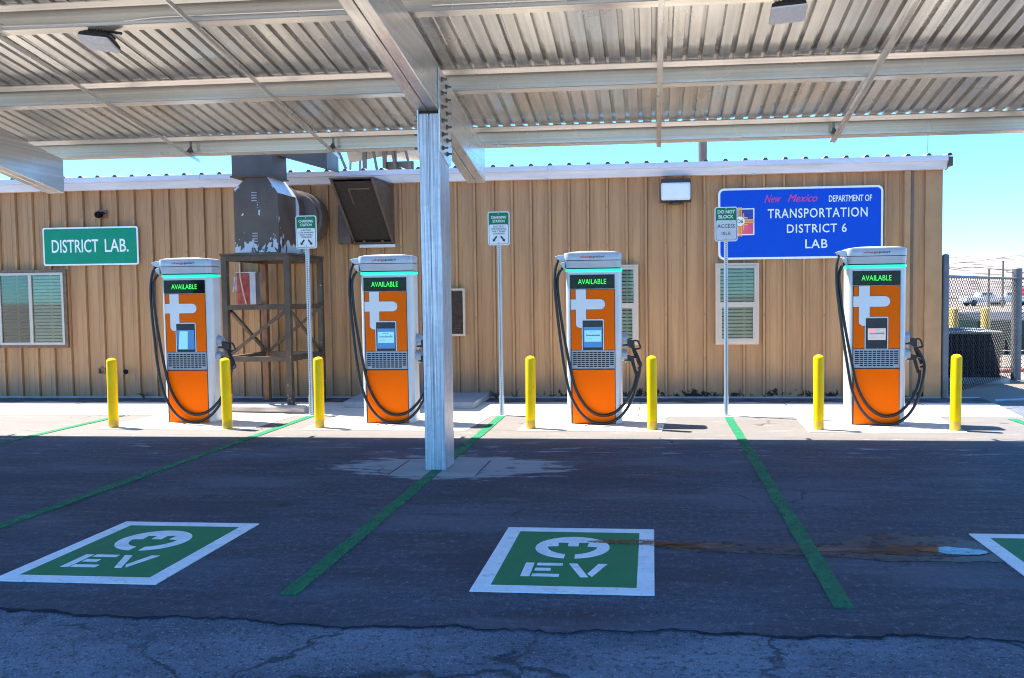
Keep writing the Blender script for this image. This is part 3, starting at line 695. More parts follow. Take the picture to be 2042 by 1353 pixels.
win_hung(.99, 1.66, .86, 2.13)
# louvre vent behind the post
lv = bpy.data.objects.new("wall_vent", None); C.objects.link(lv); lv.parent = lab; lv.location = Vector((-3.27, WY, 1.0)) - lab.location
b = MB(); frame(b, -3.53, -3.0, 1.02, 1.79, .035, WY - .09, WY - .03); b.build("frame", 'frame_tan', lv, True)
b = MB(); z = 1.06
while z < 1.75: b.hexa([(-3.49, WY - .085, z), (-3.04, WY - .085, z), (-3.04, WY - .085, z + .003), (-3.49, WY - .085, z + .003)], [(-3.49, WY - .05, z + .03), (-3.04, WY - .05, z + .03), (-3.04, WY - .05, z + .033), (-3.49, WY - .05, z + .033)]); z += .027
b.build("slats", 'mesh_brown', lv, True); MB().box(-3.495, -3.035, WY - .045, WY - .038, 1.055, 1.755).build("dark_backing", 'black_gap', lv, True)
MB().tube([(.885, 15, 3.70), (.885, 15, 4.9)], .075, 14).build("vent_pipe", 'hood', lab, True, smooth=True)
t = MB(); t.tube([(4.32, 14, 3.70), (4.325, 14, 5.0)], .006, 6); tag(t.build("antenna", 'bolt', None, (4.32, 14, 3.7)), "thin whip antenna standing at the right end of the roof", "antenna")

# exhaust hood on the wall
hd = thing("exhaust_hood", "brown sloping exhaust hood on the wall just left of the carport post", "vent hood", (-4.47, WY, 2.52))
xl, xr, zt, zb, yo = -4.83, -4.16, 3.45, 2.52, 12.55
MB().hexa([(xr - .02, WY - .03, zb), (xr - .02, WY - .03, zt), (xr - .02, yo, zt)], [(xr, WY - .03, zb), (xr, WY - .03, zt), (xr, yo, zt)]).build("side_panel", 'hood', hd, True)
MB().hexa([(xl, WY - .03, zb), (xl, WY - .03, zt), (xl, yo, zt)], [(xl + .02, WY - .03, zb), (xl + .02, WY - .03, zt), (xl + .02, yo, zt)]).build("side_panel", 'hood', hd, True)
MB().hexa([(xl - .01, yo - .01, zt + .002), (xr + .01, yo - .01, zt + .002), (xr + .01, WY - .03, zt + .002), (xl - .01, WY - .03, zt + .002)], [(xl - .01, yo - .01, zt + .02), (xr + .01, yo - .01, zt + .02), (xr + .01, WY - .03, zt + .04), (xl - .01, WY - .03, zt + .04)]).build("top_panel", 'hood', hd, True)
def sl(x0, x1, ta, tb, off):      # strip on the sloping front
    a = Vector((0, yo, zt)); c = Vector((0, WY - .03, zb)); pa = a + (c - a) * ta; pb = a + (c - a) * tb
    return [(x0, pa.y + off, pa.z), (x1, pa.y + off, pa.z), (x1, pb.y + off, pb.z), (x0, pb.y + off, pb.z)]
MB().hexa(sl(xl + .02, xr - .02, .03, .97, .06), sl(xl + .02, xr - .02, .03, .97, .075)).build("mesh_screen", 'dark_mesh', hd, True)
b = MB(); b.hexa(sl(xl, xl + .03, 0, 1, -.012), sl(xl, xl + .03, 0, 1, .02)); b.hexa(sl(xr - .03, xr + .004, 0, 1, -.012), sl(xr - .03, xr + .004, 0, 1, .02)); b.hexa(sl(xl + .03, xr - .03, .96, 1, -.012), sl(xl + .03, xr - .03, .96, 1, .02)); b.build("rim", 'hood', hd, True)
b = MB(); b.hexa(sl(-4.62, -4.28, .13, .15, .05), sl(-4.62, -4.28, .13, .15, .059)); b.hexa(sl(-4.62, -4.60, .15, .36, .05), sl(-4.62, -4.60, .15, .36, .059)); b.build("inner_frame", 'hood', hd, True)
b = MB(); b.box(xl + .1, xr + .02, WY - .07, WY - .035, zb - .05, zb); b.build("bottom_flange", 'sign_grey', hd, True)
jb = MB(); jb.box(-5.05, -4.845, WY - .16, WY - .03, 2.53, 3.16); tag(jb.build("wall_cabinet", 'hood', None, (-4.95, WY, 2.53), bevel=.006), "narrow brown wall cabinet tucked against the left side of the hood", "wall cabinet")

# blower housing with ducts
bl = thing("exhaust_blower", "chipped dark brown blower housing with round duct into the wall, on a steel stand", "blower", (-5.8, 12.6, 2.345))
hx0, hx1, hz0, hz1 = -6.155, -5.475, 2.345, 3.45; hy0, hy1 = 12.17, 12.82
poly = [(hx0, hz0), (hx1, hz0), (hx1, 3.20), (-5.645, hz1), (-5.945, hz1), (hx0, 3.27)]
MB().prism(poly, 'y', hy0, hy1).build("housing", 'brown', bl, True)
MB().hexa([(hx1 - .004, hy0 + .01, 3.215), (-5.640, hy0 + .01, 3.450), (-5.640, hy1 - .01, 3.450), (hx1 - .004, hy1 - .01, 3.215)], [(hx1 + .002, hy0 + .01, 3.221), (-5.634, hy0 + .01, 3.456), (-5.634, hy1 - .01, 3.456), (hx1 + .002, hy1 - .01, 3.221)]).build("sunlit_peel_panel", 'sign_white', bl, True)  # white panel puts sunlight on the peeled chamfer into its colour
b = MB()
b.box(hx0 - .004, hx1 + .004, hy0 - .004, hy1, hz0 - .012, hz0 - .001); b.build("base_plate", 'stand', bl, True)
b = MB()
for z0 in (2.50, 3.10):
    for k in range(4): b.box(-5.88, -5.80, hy0 - .008, hy0 - .001, z0 + k * .04, z0 + k * .04 + .014)
b.build("louvres", 'grey_box', bl, True)
ring = [(hx0 + .02, hz0), (hx1 + .02, hz0)] + arc(-5.795, 3.02, .345, .41, 0, 180, 20)
MB().prism(ring, 'y', hy1 + .001, 13.10).build("drum", 'brown', bl, True, smooth=True)
MB().prism([(x * 1.0, z) for x, z in ([(hx0 + .0, hz0 - .0), (hx1 - .0, hz0 - .0)] + arc(-5.80, 3.02, .365, .43, 0, 180, 20))], 'y', 12.80, 12.835).build("drum_flange", 'sign_grey', bl, True)
b = MB(); b.lathe([(.36, 0), (.40, .02), (.40, .10), (.44, .12), (.44, .40)], (-5.66, 13.10, 2.94), 32, 'y'); b.build("wall_duct", 'duct', bl, True, smooth=True)
b = MB(); b.box(-6.165, -5.56, 12.15, 12.70, 3.462, 4.5); b.build("vertical_duct", 'duct', bl, True, bevel=.004)
MB().box(-6.185, -5.54, 12.13, 12.72, 3.451, 3.470).build("duct_flange", 'stand', bl, True)
b = MB(); b.hexa([(-5.558, 12.40, 3.80), (-4.98, 12.85, 3.66), (-4.98, 13.35, 3.66), (-5.558, 12.68, 3.80)][::1], [(-5.558, 12.40, 4.4), (-4.98, 12.85, 4.4), (-4.98, 13.35, 4.4), (-5.558, 12.68, 4.4)]); b.build("branch_duct", 'duct', bl, True)

# steel stand under the blower
sd = thing("steel_stand", "tall brown steel angle stand with cross braces carrying the blower", "stand", (-5.8, 12.7, 0))
fy, by, sxl, sxr = 12.12, 13.36, -6.30, -5.34; lw = .085
def leg(x, y, z1, mat='stand', w=lw): MB().box(x - w / 2, x + w / 2, y - w / 2, y + w / 2, .006, z1).build("leg", mat, sd, True, bevel=.004)
leg(sxl, fy, 2.30); leg(sxr, fy, 2.30); leg(sxr, by, 2.30)
leg(sxl + .02, by, 2.30, 'rust_post', .10)
for z in (2.26, 1.535, .765):
    for nm, a in (("rail", (sxl + lw / 2, sxr - lw / 2, fy - .035, fy + .035)), ("rail", (sxl + .07, sxr - lw / 2, by - .035, by + .035)), ("rail", (sxl - .035, sxl + .035, fy + lw / 2, by - .05)), ("rail", (sxr - .035, sxr + .035, fy + lw / 2, by - lw / 2))):
        MB().box(a[0], a[1], a[2], a[3], z - .037, z + .037).build(nm, 'stand', sd, True)
MB().box(sxl - .05, sxr + .05, fy - .06, by + .05, 2.301, 2.330).build("top_plate", 'stand', sd, True)
def br(p0, p1, r=.032): MB().tube([p0, p1], r, 4).build("brace", 'stand', sd, True)
br((sxl + .04, fy - .02, .82), (sxr - .04, fy - .02, 1.48)); br((sxl + .05, fy + .04, 1.48), (sxl + .05, by - .08, .82)); br((sxl + .08, by, .82), (sxr - .05, by, 1.48)); br((sxr, fy + .06, 1.48), (sxr, by - .06, .82), .026)

# little things on the wall
bx = thing("disconnect_box", "faded red electrical box on the wall seen through the steel stand", "electrical box", (-6.64, WY, 1.56))
MB().box(-6.77, -6.55, WY - .20, WY - .035, 1.56, 2.08).build("red_cover", 'red_box', bx, True, bevel=.004)
MB().box(-6.548, -6.45, WY - .20, WY - .035, 1.56, 2.08).build("grey_side", 'grey_box', bx, True); MB().box(-6.78, -6.43, WY - .21, WY - .03, 2.083, 2.10).build("cap", 'grey_box', bx, True)
b = MB(); b.box(-6.85, -6.78, WY - .14, WY - .05, 1.80, 2.02); b.tube([(-6.86, WY - .15, 1.78), (-6.82, WY - .19, 1.86), (-6.81, WY - .16, 2.0)], .012); b.build("switch_handle", 'grey_box', bx, True)
MB().tube([(-6.70, WY - .23, 2.30), (-6.68, WY - .25, 2.0), (-6.64, WY - .24, 1.75), (-6.60, WY - .22, 1.56)], .011).build("cable", 'frame_tan', bx, True)

wf = thing("wall_floodlight", "boxy wall floodlight with white lens under the gutter, left of the blue sign", "floodlight", (.375, WY, 3.1))
b = MB(); b.hexa([(.135, WY - .20, 3.09), (.615, WY - .20, 3.09), (.615, WY - .035, 3.09), (.135, WY - .035, 3.09)], [(.15, WY - .22, 3.44), (.60, WY - .22, 3.44), (.60, WY - .035, 3.44), (.15, WY - .035, 3.44)]); b.build("housing", 'plastic_black', wf, True, bevel=.006)
b = MB(); b.hexa([(p[0], WY - .235, p[1]) for p in rrect(.155, .595, 3.115, 3.375, .03)], [(p[0], WY - .224, p[1]) for p in rrect(.15, .60, 3.11, 3.38, .03)]); b.build("lens", 'lens', wf, True)
MB().prism(rrect(.18, .57, 3.135, 3.355, .02), 'y', WY - .243, WY - .236).build("diffuser", 'sign_white', wf, True)
MB().lathe([(.11, 0), (.09, .03), (.0, .035)], (.375, WY - .12, 3.055), 16).build("photocell", 'hood', wf, True)
wl_ = thing("wall_lamp", "small dark brown lamp on the wall above the district lab sign", "lamp", (-9.16, WY, 3.05))
b = MB(); b.box(-9.24, -9.09, WY - .05, WY - .028, 3.04, 3.17); b.build("back_plate", 'mesh_brown', wl_, True, bevel=.004)
b = MB(); b.lathe([(.05, 0), (.06, .03), (.045, .09)], (-9.19, WY - .15, 3.09), 16, 'y'); b.tube([(-9.13, WY - .05, 3.12), (-9.12, WY - .12, 3.13), (-9.15, WY - .13, 3.10)], .012); b.build("lamp_head", 'ac_black', wl_, True)
hb = thing("hose_bib", "small dark hose tap low on the wall right of the first bollard", "tap", (-8.84, WY, .40))
b = MB(); b.tube([(-8.84, WY - .03, .44), (-8.84, WY - .12, .44), (-8.83, WY - .14, .40)], .018); b.build("spout", 'bolt', hb, True); MB().lathe([(.04, 0), (.045, .012), (.0, .014)], (-8.80, WY - .14, .46), 10, 'y').build("valve_wheel", 'ac_black', hb, True)
b = MB(); frame(b, -9.33, -9.20, .42, .52, .014, WY - .07, WY - .02); tag(b.build("wall_bracket", 'mesh_brown', None, (-9.26, WY, .42)), "thin rusty square bracket low on the wall behind the first bollard", "bracket")

# ================================================================ ROOFTOP UNIT
ru = thing("rooftop_unit", "beige rooftop unit on dark steel legs above the exhaust hood", "rooftop unit", (-5.5, 17, 3.83))
MB().hexa([(-5.9, 16.4, 4.30), (-4.74, 16.4, 4.50), (-4.74, 17.6, 4.50), (-5.9, 17.6, 4.62)], [(-6.1, 16.4, 5.2), (-4.7, 16.4, 5.2), (-4.7, 17.6, 5.2), (-6.1, 17.6, 5.2)]).build("body", 'beige_unit', ru, True)
for x in (-5.55, -5.15, -4.95): MB().box(x - .035, x + .035, 16.25, 16.32, 3.80, 5.0).build("leg", 'stand', ru, True)
for x0, x1 in ((-6.2, -5.75), (-5.42, -5.22), (-5.05, -4.85), (-4.8, -4.55)): MB().tube([(x0, 16.2, 4.9), (x1, 16.2, 3.80)], .03, 4).build("strut", 'stand', ru, True)
for x in (-6.05, -5.85): MB().tube([(x, 16.8, 3.8), (x + .06, 16.8, 4.9)], .025, 4).build("strut", 'fence_post', ru, True)
MB().box(-5.12, -4.6, 16.33, 16.40, 4.0, 4.3).build("lower_panel", 'stand', ru, True)

# ================================================================ WALL SIGNS
ds = thing("wall_sign", "green wall sign reading DISTRICT LAB. above the left window", "sign", (-9.39, WY - .06, 2.25))
MB().prism(rrect(-10.24, -8.54, 2.255, 2.895, .035), 'y', WY - .062, WY - .050).build("sign_board", 'sign_white', ds, True)
MB().prism(rrect(-10.215, -8.565, 2.28, 2.87, .025), 'y', WY - .064, WY - .0615).build("green_face", 'sign_teal', ds, True)
text(ds, "lettering", "DISTRICT", -10.08, -9.245, 2.47, 2.69, WY - .064, 'sign_white', fat=.008, world=True); text(ds, "lettering", "LAB.", -9.13, -8.71, 2.47, 2.69, WY - .064, 'sign_white', fat=.008, world=True)

bs = thing("wall_sign", "large blue New Mexico transportation department sign on the wall at right", "sign", (2.28, WY - .06, 2.18))
MB().prism(rrect(1.035, 3.53, 2.185, 3.29, .09), 'y', WY - .062, WY - .048).build("sign_board", 'sign_white', bs, True)
MB().prism(rrect(1.068, 3.497, 2.218, 3.257, .062), 'y', WY - .0645, WY - .0615).build("blue_face", 'sign_blue', bs, True)
yt = WY - .0645
def BP(px, py):   # zoomed photo coordinates on the sign face -> metres (measured once on the sign)
    u = (px - 175) / (1940 - 175); return 1.035 + u * 2.495
def BZ(px, py):
    u = (px - 175) / (1940 - 175); top = 150 + (100 - 150) * u; bot = 885 + (872 - 885) * u
    return 3.29 - (py - top) / (bot - top) * 1.105
def btext(s, x0, x1, y0, y1, mat, **k):
    xm = (x0 + x1) / 2; text(bs, "lettering", s, BP(x0, 0), BP(x1, 0), BZ(xm, y1), BZ(xm, y0), yt, mat, world=True, **k)
btext("TRANSPORTATION", 712, 1775, 346, 446, 'sign_white', fat=.010, space=1.12)
btext("DISTRICT 6", 918, 1555, 512, 604, 'sign_white', fat=.010, space=1.12)
btext("LAB", 1115, 1352, 674, 768, 'sign_white', fat=.010, space=1.1)
btext("DEPARTMENT OF", 1365, 1820, 207, 276, 'sign_white', fat=.014)
btext("New", 676, 856, 208, 290, 'magenta', shear=.45, fat=0); btext("Mexico", 925, 1245, 202, 282, 'magenta', shear=.45, fat=0)
# district emblem
em = bpy.data.objects.new("emblem", None); C.objects.link(em); em.parent = bs
ex0, ex1, ez0, ez1 = BP(225, 0), BP(567, 0), BZ(480, 630), BZ(480, 352)
def erect(b, x0, x1, z0, z1, ya, yb_): b.box(x0, x1, ya, yb_, z0, z1)
b = MB(); b.box(ex0, ex1, yt - .002, yt + .001, ez0, ez1); b.build("white_border", 'sign_white', em, True)
for o in em.children:
    pass
zm = (ez0 + ez1) / 2 + .01; xm = BP(412, 0)
MB().box(ex0 + .018, ex1 - .018, yt - .004, yt - .0015, zm, ez1 - .018).build("navy_field", 'navy', em, True)
MB().box(ex0 + .018, ex1 - .018, yt - .004, yt - .0015, ez0 + .018, zm - .001).build("pink_field", 'pink', em, True)
b = MB()
for d, l in ((-.052, .14), (-.018, .235), (.018, .235), (.052, .14)):
    b.box(xm + d - .010, xm + d + .010, yt - .007, yt - .004, zm + .06, zm + l - .02); b.box(xm + d - .010, xm + d + .010, yt - .007, yt - .004, zm - l, zm - .06)
    b.box(xm + .06, xm + l - .02, yt - .007, yt - .004, zm + d - .010, zm + d + .010); b.box(xm - l + .0, xm - .06, yt - .007, yt - .004, zm + d - .010, zm + d + .010)
b.build("sun_rays", 'gold', em, True)
MB().lathe([(.072, 0), (.072, .008)], (xm, yt - .010, zm), 28, 'y').build("white_disc", 'sign_white', em, True)
tx = text(bs, "lettering", "D6", xm - .04, xm + .045, zm - .03, zm + .03, yt - .010, 'ink', fat=.012, world=True)

# ================================================================ CHARGERS
def rr_plan(w0, w1, d0, d1, r, z, n=6, crown=None):
    pts = rrect(w0, w1, d0, d1, r, n)
    return [(x, y, z + (crown(x) if crown else 0)) for x, y in pts]
def cz(px): return (px - 338) / 555.0
def cv(py): return (1297 - py) / 555.0
CH_Y = 10.86
def catmull(pts, sub=6):
    out = []; P = [Vector(p) for p in pts]
    for i in range(len(P) - 1):
        p0, p1, p2, p3 = P[max(i - 1, 0)], P[i], P[i + 1], P[min(i + 2, len(P) - 1)]
        for j in range(sub):
            t = j / sub; out.append(.5 * ((2 * p1) + (-p0 + p2) * t + (2 * p0 - 5 * p1 + 4 * p2 - p3) * t * t + (-p0 + 3 * p1 - 3 * p2 + p3) * t ** 3))
    out.append(P[-1]); return out
def charger(loc, label):
    t = thing("charging_station", label, "charging station", loc, "orange charging stations in a row")
    b = MB(); xl, xr = -.355, .358
    b.loft([rr_plan(xl + .012, xr - .012, .012, .29, .07, 0), rr_plan(xl + .012, xr - .012, .012, .29, .07, .012), rr_plan(xl, xr, 0, .30, .08, .014), rr_plan(xl, xr, 0, .30, .08, 1.952)]); b.build("cabinet", 'silver', t, smooth=True)
    # head: two stacked collars with a crowned lid
    cr = lambda x: .030 * (1 - (x / .37) ** 2)
    b = MB(); b.loft([rr_plan(xl - .004, xr - .004, -.012, .30, .07, 2.004), rr_plan(xl - .016, xr - .002, -.020, .31, .07, 2.094)]); b.build("lower_collar", 'silver_cap', t, smooth=True)
    MB().loft([rr_plan(xl + .01, xr - .015, .0, .29, .07, 1.992), rr_plan(xl + .01, xr - .015, .0, .29, .07, 2.12)]).build("collar_gap", 'seam', t)
    b = MB(); rings = [rr_plan(xl - .016, xr - .002, -.022, .31, .07, 2.102), rr_plan(xl - .022, xr + .002, -.026, .315, .075, 2.178, crown=lambda x: cr(x) * .55), rr_plan(xl - .018, xr - .002, -.020, .31, .075, 2.190, crown=cr)]
    for s_ in (.9, .6, .3, .02): rings.append([(x * s_, .145 + (y - .145) * s_, 2.1935 + cr(x * s_)) for x, y, z in rings[2]])
    b.loft(rings); head = b.build("head", 'silver_cap', t, smooth=True)
    text(head, "lettering", "-charge", cz(243), cz(338), 2.122, 2.160, -.0262, 'red_ink', fat=.022); text(head, "lettering", "poin+", cz(342), cz(422), 2.122, 2.160, -.0262, 'grey_ink', fat=.022)
    MB().loft([rr_plan(xl - .006, xr + .006, -.006, .31, .08, 1.958), rr_plan(xl - .006, xr + .006, -.006, .31, .08, 1.990)]).build("led_band", 'led', t, smooth=True)
    MB().box(-.30, .285, -.003, .004, 1.942, 1.955).build("led_glow", 'led_pale', t)  # pale green strip under the LED band, made to glow faintly
    # display
    d = MB().box(cz(172), cz(490), -.010, .004, cv(332), cv(233)).build("display", 'display', t)
    text(d, "lettering", "AVAILABLE", cz(231), cz(430), cv(300), cv(264), -.0103, 'green_text', fat=-.004)
    # dark seam behind panels, orange panels, grille
    MB().box(cz(174), cz(491), -.004, .004, .008, cv(335)).build("panel_seam", 'seam', t)
    MB().box(cz(180), cz(487), -.009, -.003, cv(765), cv(338)).build("upper_panel", 'orange', t, bevel=.0015)
    MB().box(cz(184), cz(487), -.009, -.003, cv(1289), cv(907)).build("lower_panel", 'orange', t, bevel=.0015)
    def arcp(cx, cy, r, a0, a1, n=10): return [(cx + r * math.cos(R(a0 + (a1 - a0) * i / n)), cy - r * math.sin(R(a0 + (a1 - a0) * i / n))) for i in range(n + 1)]
    def shape(g):
        P = [(214 - g, 337), (286 + g, 337), (286 + g, 407 - g)] + arcp(386, 443, 36 + g, 90, -90) + [(286 + g, 479 + g), (286 + g, 548 - g)] + arcp(401, 558, 10 + g, 90, 0, 4) + [(411 + g, 767), (254 - g, 767), (254 - g, 609 + g)] + arcp(244, 579, 30 + g, -90, -180, 8)
        P += [(214 - g, 479 + g), (178, 479 + g), (178, 407 - g), (214 - g, 407 - g)]
        return [(cz(x), cv(y)) for x, y in P]
    MB().prism(shape(2.2), 'y', -.0102, -.0092).build("emblem_outline", 'seam', t)
    MB().prism(shape(0), 'y', -.0125, -.0100).build("plus_emblem", 'emblem', t)
    tm = MB().prism(rrect(cz(261), cz(404), cv(766), cv(557), .006, 3), 'y', -.016, -.0120).build("payment_terminal", 'plastic_black', t)
    MB().box(cz(267), cz(399), -.0195, -.0155, cv(748), cv(603)).build("screen", 'screen', tm)
    MB().box(cz(274), cz(393), -.0225, -.0190, cv(707), cv(627)).build("screen_page", 'screen_in', tm)
    b = MB(); b.box(cz(285), cz(384), -.0235, -.0220, cv(667), cv(661))
    for k, h in enumerate((6, 3, 5, 2, 7, 4, 6, 3, 9, 5)): b.box(cz(286 + k * 10), cz(291 + k * 10), -.0235, -.0220, cv(660), cv(660 - h))
    b.box(cz(285), cz(330), -.0235, -.0220, cv(688), cv(686)); b.box(cz(310), cz(355), -.0235, -.0220, cv(640), cv(637)); b.build("screen_graphic", 'screen_ink', tm)
    MB().prism([(cz(268), cv(751)), (cz(300), cv(757)), (cz(333), cv(759)), (cz(366), cv(757)), (cz(398), cv(751)), (cz(398), cv(765)), (cz(268), cv(765))], 'y', -.021, -.0158).build("card_reader", 'plastic_black', tm)
    g = MB(); x0, x1, z0, z1 = cz(180), cz(487), cv(898), cv(769)
    MB().box(x0 + .004, x1 - .004, -.006, -.003, z0 + .004, z1 - .004).build("grille_backing", 'seam', t)
    cw = (cz(478) - cz(190)) / 10; rh = (cv(778) - cv(890)) / 8
    g.box(x0, cz(190) - .003, -.012, -.006, z0, z1); g.box(cz(478) + .003, x1, -.012, -.006, z0, z1); g.box(cz(190) - .003, cz(478) + .003, -.012, -.006, cv(778), z1); g.box(cz(190) - .003, cz(478) + .003, -.012, -.006, z0, cv(890))
    for i in range(1, 10): g.box(cz(190) + i * cw - .0045, cz(190) + i * cw + .0045, -.012, -.006, cv(890), cv(778))
    for i in range(0, 9): 
        za = cv(890) + i * rh
        for j in range(10): g.box(cz(190) + j * cw + (.0045 if j else -.003), cz(190) + (j + 1) * cw - (.0045 if j < 9 else -.003), -.0118, -.006, za - .004, za + .004)
    for j in (0, 9): g.box(cz(190) + j * cw + (.0045 if j else -.003), cz(190) + (j + 1) * cw - (.0045 if j < 9 else -.003), -.0117, -.006, cv(890) + .004, cv(890) + rh - .004)
    g.build("grille", 'silver_grey', t)
    # swing arms (tapering beaks) at the upper left
    for poly, y0, y1 in (([(136, 90), (98, 92), (66, 102), (84, 122), (97, 131), (136, 134)], .02, .12), ([(138, 139), (116, 144), (101, 152), (117, 176), (130, 190), (138, 190)], -.0, .09)):
        MB().prism([(cz(x), cv(y)) for x, y in poly], 'y', y0, y1).build("swing_arm", 'silver_cap', t, bevel=.004)
    # cables
    def cab(pts, ys):
        n = len(pts); L = []
        for i, (x, y) in enumerate(pts): L.append((cz(x), ys[i], cv(y)))
        return MB().tube(catmull(L, 7), .0185, 10).build("charging_cable", 'rubber', t, smooth=True)
    c1 = [(90, 122), (74, 165), (66, 230), (66, 330), (80, 480), (103, 680), (128, 860), (158, 1030), (200, 1140), (252, 1218), (320, 1270), (390, 1285), (462, 1272), (532, 1228), (590, 1150), (630, 1050), (655, 950), (664, 880), (648, 820), (620, 768)]
    c2 = [(124, 178), (98, 212), (85, 262), (88, 350), (104, 500), (133, 690), (165, 860), (196, 1000), (232, 1092), (285, 1172), (350, 1220), (420, 1231), (490, 1207), (556, 1145), (604, 1065), (632, 985), (640, 920)]
    f = lambda n, a, m_, e: [a + (m_ - a) * min(1, i / 6) if i < n * .62 else m_ + (e - m_) * ((i - n * .62) / (n * .38)) for i in range(n)]
    cab(c1, f(len(c1), .07, -.085, .15)); cab(c2, f(len(c2), .045, -.045, .12))
    # holsters and connectors on the right flank
    def H(x, y): return ((1200 + x / 6.15 - 1184.9) / 155.8, (844 - (640 + y / 6.15)) / 155.8)
    for (z, y, hh) in ((1.085, .15, .085), (.885, .12, .075)):
        b = MB(); b.loft([[(x_, y + .062 * math.cos(a), z + hh * math.sin(a)) for a in [k * math.pi / 10 for k in range(20)]] for x_ in (.345, .375)] + [[(.425, y + .052 * math.cos(a), z - .006 + hh * .86 * math.sin(a)) for a in [k * math.pi / 10 for k in range(20)]]]); b.build("holster", 'silver_grey', t, smooth=True)
        MB().lathe([(.0, -.014), (.014, -.008), (.014, .008), (0, .014)], (.40, y - .02, z - hh - .01), 10).build("lock_pin", 'silver_cap', t)
    def gun(body, loop, stem, y, th):
        o = MB().prism([H(*p) for p in body], 'y', y - th, y + th).build("connector", 'plastic_black', t, bevel=.008)
        if loop: MB().tube(catmull([(H(*p)[0], y, H(*p)[1]) for p in loop], 4), .0125, 8).build("handle", 'plastic_black', o, smooth=True)
        MB().tube(catmull([(H(*p)[0], y, H(*p)[1]) for p in stem], 4), .022, 10).build("grip", 'rubber', o, smooth=True)
    gun([(255, 212), (275, 205), (370, 222), (400, 240), (405, 310), (385, 345), (345, 320), (330, 305), (252, 298)], [(385, 240), (425, 235), (448, 250), (474, 312), (462, 332), (405, 338), (385, 330)], [(380, 320), (410, 400), (440, 470), (462, 530)], .15, .036)
    gun([(280, 415), (300, 408), (390, 425), (400, 450), (380, 490), (350, 492), (275, 480)], [(385, 435), (430, 450), (470, 490), (488, 535), (470, 560), (440, 575)], [(370, 470), (388, 530), (405, 590), (420, 640)], .12, .032)
    return t
CX = (-6.205, -3.455, -.745, 2.768)
ch3 = charger((CX[2], CH_Y, 0), "orange charging station just right of the carport post, between the third pair of bollards")
ch1 = dup(ch3, (CX[0], CH_Y, 0), "leftmost orange charging station, beside the steel stand")
ch2 = dup(ch3, (CX[1], CH_Y, 0), "orange charging station partly hidden by the carport post, under the wall hood")
ch4 = dup(ch3, (CX[3], CH_Y, 0), "rightmost orange charging station, in front of the blue sign with a paler screen")
def part(o, nm):
    for c in o.children:
        if c.name.split('.')[0] == nm: return c
for c, ma, mb in ((ch4, 'screen_pale', 'plastic_black'),):
    tm = part(c, "payment_terminal"); s1 = part(tm, "screen"); s2 = part(tm, "screen_page")
    s1.data = s1.data.copy(); s1.data.materials[0] = M[mb]; s2.data = s2.data.copy(); s2.data.materials[0] = M[ma]
    MB().prism([(cz(276), cv(660)), (cz(282), cv(632)), (cz(318), cv(628)), (cz(330), cv(645)), (cz(322), cv(662)), (cz(300), cv(658))], 'y', -.0245, -.0230).build("screen_glare", 'screen_pink', tm)  # pink reflection put on the screen as a glowing patch
tm = part(ch1, "payment_terminal"); s2 = part(tm, "screen_page"); gph = part(tm, "screen_graphic"); s2.data = MB().prism([(cz(276), cv(745)), (cz(288), cv(612)), (cz(350), cv(612)), (cz(345), cv(745))], 'y', -.0225, -.0190).build("screen_page", 'screen_in', tm).data  # tilted screen reflection drawn as a glowing skewed page
for o in list(tm.children):
    if o is not s2 and o.name.split('.')[0] == "screen_page": bpy.data.objects.remove(o)
bpy.data.objects.remove(gph)

# ================================================================ BOLLARDS
def bollard(): 
    prof = [(.062, 0), (.062, .862)] + [(.062 * math.cos(R(a)), .862 + .046 * math.sin(R(a))) for a in (15, 30, 45, 60, 75)] + [(0, .908)]
    return MB().lathe(prof, n=28).build("bollard", 'yellow', smooth=True)
BL = (((-6.995, 10.41), "yellow bollard at the far left of the row, left of the first charger"), ((-5.415, 10.36), "yellow bollard against the right edge of the first charger"),
      ((-4.235, 10.46), "yellow bollard left of the second charger, beside the sign pole"), ((-1.515, 10.47), "yellow bollard between the carport post and the third charger"),
      ((-.005, 10.43), "yellow bollard to the right of the third charger"), ((1.99, 10.46), "yellow bollard left of the rightmost charger"), ((3.575, 10.46), "rightmost yellow bollard, in front of the condenser"))
b0 = bollard()
for i, ((x, y), lab_) in enumerate(BL):
    o = b0 if i == 0 else b0.copy()
    if i: C.objects.link(o)
    o.location = (x, y, .004); o.rotation_euler = (R((.3, -.2, .1, .4, -.3, .2, -.1)[i]), R((.4, -.5, .2, -.3, .3, -.2, .5)[i]), R(i * 50)); tag(o, lab_, "bollard", "yellow bollards guarding the chargers")

